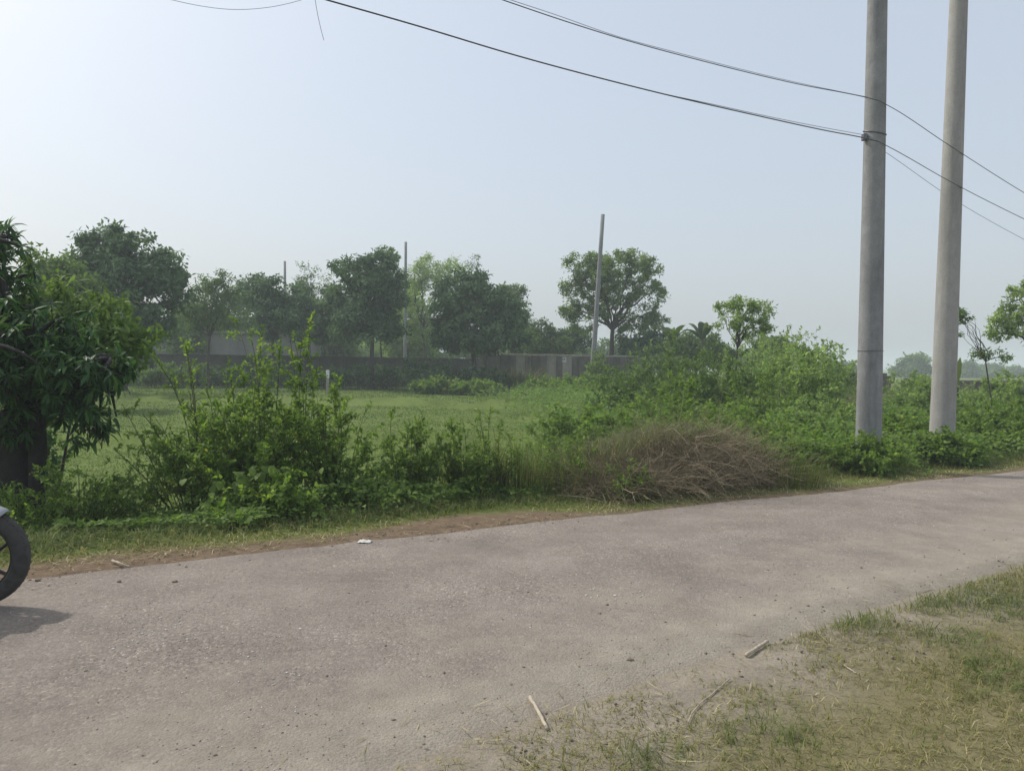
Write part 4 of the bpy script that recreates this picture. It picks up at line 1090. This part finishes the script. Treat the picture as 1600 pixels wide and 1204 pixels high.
# loose stone chips on the road
mt, t, b = newmat('stone_chip')
t.links.new(ramp(t, [(0, (.14, .12, .10)), (.5, (.30, .27, .24)), (.8, (.48, .45, .42)), (1, (.66, .64, .6))], attr(t, 'rnd')), b.inputs['Base Color'])
b.inputs['Roughness'].default_value = .9
def gravel():
    r = np.random.default_rng(65)
    N = 26000
    s = -3.5 + 17 * r.random(N); tt = r.random(N); c = near_edge(s) + .15 + (far_edge(s) - near_edge(s) - .25) * tt
    x = s * RD[0] + c * RN[0]; y = s * RD[1] + c * RN[1]
    hot = np.zeros(N)
    for gxp, gyp, gr in [(480, 1010, .5), (640, 955, .45), (900, 930, .6), (400, 1060, .35), (700, 930, .5), (1150, 850, .6), (250, 1000, .4)]:
        d_ = ray(gxp, gyp); g0 = EYE + d_ * (-1.6 / d_[2])
        hot = np.maximum(hot, np.exp(-((x - g0[0]) ** 2 + (y - g0[1]) ** 2) / gr ** 2))
    w_ = sst(.48, .75, fbm(x, y, .8, 101)) * .7 + .07 + .75 * hot * sst(.35, .6, fbm(x, y, .35, 103))
    keep = r.random(N) < w_; x, y, hot = x[keep], y[keep], hot[keep]; n = len(x)
    z = RZ(x, y) + .0015
    octv = np.array([[1, 0, 0], [-1, 0, 0], [0, 1, 0], [0, -1, 0], [0, 0, .6], [0, 0, -.6]], float)
    sz = r.uniform(.002, .006, n) * (1 + .5 * hot) * np.where(r.random(n) > .97, 1.9, 1)
    V = octv[None] * sz[:, None, None] * r.uniform(.6, 1.3, (n, 6, 1)) * np.array([1, 1, .8])
    an = r.uniform(0, 6.28, n); cs, sn = np.cos(an)[:, None], np.sin(an)[:, None]
    V = np.stack([V[..., 0] * cs - V[..., 1] * sn, V[..., 0] * sn + V[..., 1] * cs, V[..., 2]], -1) + np.stack([x, y, z], 1)[:, None]
    f_ = np.array([[0, 2, 4], [2, 1, 4], [1, 3, 4], [3, 0, 4], [2, 0, 5], [1, 2, 5], [3, 1, 5], [0, 3, 5]])
    Fa = (f_[None] + (np.arange(n) * 6)[:, None, None]).reshape(-1, 3)
    stuff('gravel', (V.reshape(-1, 3), Fa, np.repeat(np.clip(r.random(n) + .35 * hot, 0, 1), 6)), mt, 'loose pale stone chips scattered on the road', 'gravel')
gravel()

# ------------------------------------------------------------------ small things on the ground
def groundpt(x, y, z=.05):
    d = ray(x, y); return EYE + d * ((z - EYE[2]) / d[2])
def stick(label, px, r0, r1, mat, lift=.03, name='stick'):
    lift = max(r0, r1) + .004
    pts = []
    for x, y in px:
        g_ = groundpt(x, y, 0.0); hz = gz(g_[0], g_[1])
        hz = max(hz, float(RZ(g_[0], g_[1])) if 0 < (sc_of(g_[0], g_[1])[1] - road_edges(sc_of(g_[0], g_[1])[0])[0]) < 3.6 else -1); g_ = groundpt(x, y, hz + lift); pts.append(g_)
    base = pts[0]
    sp_ = spline(pts, 14) - base
    sp_ += np.random.default_rng(int(px[0][0])).normal(0, .0015, sp_.shape)
    q = tubes(sp_[None], np.linspace(r0, r1, 14)[None], 7, cap=True)
    tag(link(name, mesh_np(name, q[0], q[1], None, True), mat, None, base), label, 'stick')
stick('short pale stick lying at the sandy road edge, lower middle', [(828, 1088), (842, 1112), (855, 1138)], .009, .008, M['stick'], .03)
stick('pale stick lying where the sand meets the grass', [(1166, 1022), (1182, 1012), (1199, 1001)], .011, .009, M['stick'], .03)
stick('long thin bent brown stalk on the sand', [(1074, 1128), (1082, 1112), (1110, 1085), (1140, 1060)], .0025, .0035, M['stick'], .02)
stick('thin pale straw in the near grass', [(1318, 1038), (1338, 1051)], .004, .003, M['stick'], .03)
stick('curled brown twig on the dirt left of the verge grass', [(175, 876), (188, 880), (203, 886)], .012, .008, M['stick'], .03)
stick('thin pale stalk in the dirt beside the motorcycle wheel', [(92, 860), (105, 855), (118, 845)], .004, .003, M['stick'], .04)
# crumpled litter
def litter():
    r = np.random.default_rng(9)
    g_ = groundpt(570, 845, .02); g_[2] = max(float(RZ(g_[0], g_[1])), gz(g_[0], g_[1])) + .002
    n = 9
    u, v = np.meshgrid(np.linspace(-1, 1, n), np.linspace(-1, 1, n), indexing='ij')
    rr_ = 1 - .25 * r.random((n, n))
    X = u * .07 * rr_; Y = v * .05 * rr_; Z = .004 + np.abs(r.normal(0, .012, (n, n))) * (1.15 - .8 * np.maximum(np.abs(u), np.abs(v)))
    ii = np.arange(n * n).reshape(n, n)
    qd = np.stack([ii[:-1, :-1], ii[1:, :-1], ii[1:, 1:], ii[:-1, 1:]], -1).reshape(-1, 4)
    o = link('litter', mesh_np('litter', np.stack([X, Y, Z], -1).reshape(-1, 3), qd), M['plastic'], None, g_)
    md = o.modifiers.new('thickness', 'SOLIDIFY'); md.thickness = .002
    tag(o, 'crumpled white plastic scrap at the far road edge', 'litter')
litter()
# a few larger stones on the road
for i, (lab, x, y, s) in enumerate([('small dark stone near the road edge left of the litter', 273, 908, .016), ('small stone on the road left of the dark one', 186, 908, .013), ('stone chip by the dirt next to the wheel', 59, 906, .016), ('dark pebble on the sandy near edge of the road', 985, 1030, .013)]):
    g_ = groundpt(x, y, .03); g_ = groundpt(x, y, float(RZ(g_[0], g_[1])) + s * .3)
    import bmesh
    bm = bmesh.new(); bmesh.ops.create_icosphere(bm, subdivisions=2, radius=s)
    rs = random.Random(i)
    for vtx in bm.verts:
        k = .75 + .5 * rs.random(); vtx.co = Vector((vtx.co.x * k * 1.3, vtx.co.y * k, vtx.co.z * k * .7))
    me = bpy.data.meshes.new('stone'); bm.to_mesh(me); bm.free()
    tag(link('stone', me, M['stalk'], None, g_), lab, 'stone', 'stones on the road')

# ------------------------------------------------------------------ motorcycle (front wheel shows at the left edge)
def motorcycle():
    g_ = groundpt(-32, 945, .03)
    Rw = .312
    root = thing('motorcycle', 'parked black motorcycle whose front wheel enters at the left edge', 'motorcycle', (g_[0], g_[1], .028))
    hd = math.radians(34)                 # heading of the bike, wheel turned toward the camera
    root.rotation_euler = (0, 0, hd)
    steer = math.radians(4) - hd
    def torus(R, ra, rb, n=48, m_=14, sq=2.2):
        a = np.linspace(0, 2 * math.pi, n, endpoint=False); b_ = np.linspace(0, 2 * math.pi, m_, endpoint=False)
        A, B = np.meshgrid(a, b_, indexing='ij')
        cb = np.sign(np.cos(B)) * np.abs(np.cos(B)) ** (2 / sq); sb_ = np.sign(np.sin(B)) * np.abs(np.sin(B)) ** (2 / sq)
        rr_ = R + ra * cb
        V = np.stack([rr_ * np.cos(A), rb * sb_, rr_ * np.sin(A)], -1).reshape(-1, 3)
        ii = np.arange(n * m_).reshape(n, m_)
        q = np.stack([ii, np.roll(ii, -1, 0), np.roll(np.roll(ii, -1, 0), -1, 1), np.roll(ii, -1, 1)], -1).reshape(-1, 4)
        return V, q
    def mk(name, V, q, mat, par, smooth=True): return link(name, mesh_np(name, V, q, None, smooth), mat, par)
    def T(name, pts, r, mat, par, sides=8):
        pts = np.array(pts, float)
        if len(pts) > 2: pts = spline(pts, 18)
        q = tubes(pts[None], r, sides, cap=True); return mk(name, q[0], q[1], mat, par)
    def wheel(x, steer_):
        wv = torus(Rw - .054, .053, .052)
        tyre = mk('wheel', *wv, M['rubber'], root); tyre.location = (x, 0, Rw); tyre.rotation_euler = (0, 0, steer_)
        rv = torus(Rw - .102, .012, .030, 48, 8); mk('rim', *rv, M['rim'], tyre)
        # tread blocks
        tb = []
        for k in range(44):
            a = 2 * math.pi * k / 44
            for sgn in (-1, 1):
                c = np.array([(Rw - .007) * math.cos(a), sgn * .02, (Rw - .007) * math.sin(a)])
                tb.append(np.stack([c + np.array([-.009 * math.sin(a), -.012, .009 * math.cos(a)]), c + np.array([.004 * math.sin(a), .014, -.004 * math.cos(a)])]))
        q = tubes(np.array(tb), .004, 4, cap=True); mk('tread', q[0], q[1], M['rubber'], tyre, False)
        hub = tubes(np.array([[[0, -.055, 0], [0, -.03, 0], [0, .03, 0], [0, .055, 0]]]), np.array([[.03, .06, .06, .03]]), 20, cap=True); mk('hub', hub[0], hub[1], M['rim'], tyre)
        for k in range(6):
            a = 2 * math.pi * k / 6 + .3
            for da in (-.16, .16):
                e = np.array([math.cos(a + da), 0, math.sin(a + da)])
                st = np.array([math.cos(a), 0, math.sin(a)])
            sp2 = np.array([[st * .045, st * .12 + np.array([0, .004, 0]), e * (Rw - .105)]])
            q = tubes(sp2, np.array([[.016, .012, .012]]), 7); mk('spoke', q[0], q[1], M['rim'], tyre)
        dv = torus(.105, .02, .002, 40, 8); dk = mk('brake_disc', *dv, M['steel'], tyre); dk.location = (0, -.05, 0)
        return tyre
    wheel(0, steer); wheel(-1.29, 0)
    ca, sa = math.cos(steer), math.sin(steer)
    def S(x, y, z): return (x * ca - y * sa, x * sa + y * ca, z)
    # front fender: arc over the wheel
    a = np.linspace(math.radians(58), math.radians(160), 20); prof = np.linspace(-1, 1, 9)
    A, B = np.meshgrid(a, prof, indexing='ij')
    rr_ = Rw + .028 - .028 * B * B
    L0 = rr_ * np.cos(A); yy = B * .062
    X = L0 * ca - yy * sa; Y = L0 * sa + yy * ca; Z = Rw + rr_ * np.sin(A)
    ii = np.arange(20 * 9).reshape(20, 9)
    q = np.stack([ii[:-1, :-1], ii[1:, :-1], ii[1:, 1:], ii[:-1, 1:]], -1).reshape(-1, 4)
    fo = mk('front_fender', np.stack([X, Y, Z], -1).reshape(-1, 3), q, M['bikegrey'], root)
    fo.modifiers.new('t', 'SOLIDIFY').thickness = .005
    for sg_ in (-1, 1):
        T('fork_leg', [S(0, sg_ * .085, Rw), S(-.17, sg_ * .085, .62), S(-.30, sg_ * .085, .95)], .019, M['engine'], root, 12)
    T('handlebar', [S(-.42, -.37, 1.0), S(-.36, -.25, 1.02), S(-.31, -.1, .98), S(-.31, .1, .98), S(-.36, .25, 1.02), S(-.42, .37, 1.0)], .012, M['rim'], root)
    for sg_ in (-1, 1):
        T('grip', [S(-.42, sg_ * .37, 1.0), S(-.375, sg_ * .26, 1.02)], .018, M['bikeblack'], root)
        T('mirror_stem', [S(-.36, sg_ * .24, 1.02), S(-.30, sg_ * .3, 1.13), S(-.31, sg_ * .36, 1.17)], .006, M['rim'], root)
        q = torus(.03, .03, .012, 20, 8); mo = mk('mirror', *q, M['bikeblack'], root); mo.location = S(-.31, sg_ * .37, 1.18); mo.rotation_euler = (0, 0, math.pi / 2 + steer)
        T('turn_signal', [S(-.22, sg_ * .1, .83), S(-.22, sg_ * .17, .83)], np.array([[.012, .026]]), M['bikeblack'], root)
    # headlamp
    hp = np.array([S(-.34, 0, .86), S(-.26, 0, .86), S(-.19, 0, .85), S(-.15, 0, .845)])
    q = tubes(hp[None], np.array([[.04, .085, .09, .086]]), 20, cap=True); mk('headlamp', q[0], q[1], M['bikeblack'], root)
    q = tubes(np.array([[S(-.149, 0, .845), S(-.135, 0, .844)]]), np.array([[.08, .06]]), 20, cap=True); mk('headlamp_lens', q[0], q[1], M['lamp'], root)
    # lofted body pieces
    def loft(name, secs, mat):
        pts = []; n_ = 16; an = np.linspace(0, 2 * math.pi, n_, endpoint=False)
        for x, z, hw, hh in secs:
            cy = np.sign(np.cos(an)) * np.abs(np.cos(an)) ** .8; cz = np.sign(np.sin(an)) * np.abs(np.sin(an)) ** .8
            pts.append(np.stack([np.full(n_, x), hw * cy, z + hh * cz], 1))
        V = np.concatenate(pts); k = len(secs); ii = np.arange(k * n_).reshape(k, n_)
        q = np.stack([ii[:-1], np.roll(ii[:-1], -1, 1), np.roll(ii[1:], -1, 1), ii[1:]], -1).reshape(-1, 4)
        o = mk(name, V, q, mat, root); md = o.modifiers.new('s', 'SUBSURF'); md.levels = 1; md.render_levels = 1
        return o
    loft('fuel_tank', [(-.30, .82, .02, .02), (-.33, .83, .10, .07), (-.45, .85, .15, .11), (-.6, .85, .145, .11), (-.74, .82, .10, .08), (-.78, .80, .03, .03)], M['bikegrey'])
    loft('seat', [(-.74, .79, .02, .02), (-.78, .80, .10, .04), (-1.0, .79, .13, .045), (-1.3, .83, .12, .045), (-1.5, .86, .08, .035), (-1.53, .86, .02, .01)], M['seat'])
    loft('tail', [(-1.05, .72, .09, .05), (-1.3, .76, .10, .05), (-1.55, .80, .06, .04), (-1.62, .81, .02, .02)], M['bikeblack'])
    loft('engine', [(-.42, .42, .03, .05), (-.46, .43, .13, .14), (-.62, .40, .16, .17), (-.78, .38, .15, .14), (-.84, .38, .04, .05)], M['engine'])
    loft('side_panel', [(-.80, .64, .03, .03), (-.84, .64, .14, .10), (-1.0, .64, .14, .10), (-1.1, .68, .05, .05)], M['bikeblack'])
    T('frame', [(-.28, 0, .88), (-.36, 0, .6), (-.46, 0, .3), (-.8, 0, .26), (-.95, 0, .5)], .02, M['rim'], root)
    T('swingarm', [(-.85, .09, .38), (-1.29, .09, Rw)], .022, M['rim'], root); T('swingarm', [(-.85, -.09, .38), (-1.29, -.09, Rw)], .022, M['rim'], root)
    T('exhaust', [(-.45, -.1, .34), (-.6, -.14, .22), (-.9, -.16, .26), (-1.1, -.17, .33), (-1.45, -.18, .40)], .03, M['steel'], root, 12)
    T('shock', [(-1.15, .1, .4), (-1.05, .1, .72)], .022, M['steel'], root); T('shock', [(-1.15, -.1, .4), (-1.05, -.1, .72)], .022, M['steel'], root)
    T('kickstand', [(-.75, .12, .3), (-.85, .28, .0)], .010, M['rim'], root)
motorcycle()

# ------------------------------------------------------------------ hazy air
mt = bpy.data.materials.new('hazy_air'); mt.use_nodes = True
t = mt.node_tree
t.nodes.remove(t.nodes['Principled BSDF'])
pv = t.nodes.new('ShaderNodeVolumePrincipled')
pv.inputs['Color'].default_value = (.86, .93, 1.0, 1)
pv.inputs['Density'].default_value = .0019
pv.inputs['Anisotropy'].default_value = 0.0
t.links.new(pv.outputs[0], t.nodes['Material Output'].inputs['Volume'])
hz = link('haze', boxm((-1450, -1450, -4.0), (1450, 1460, 14.0)), mt)
tag(hz, 'pale haze filling the air over the whole place', 'haze', None, 'stuff')
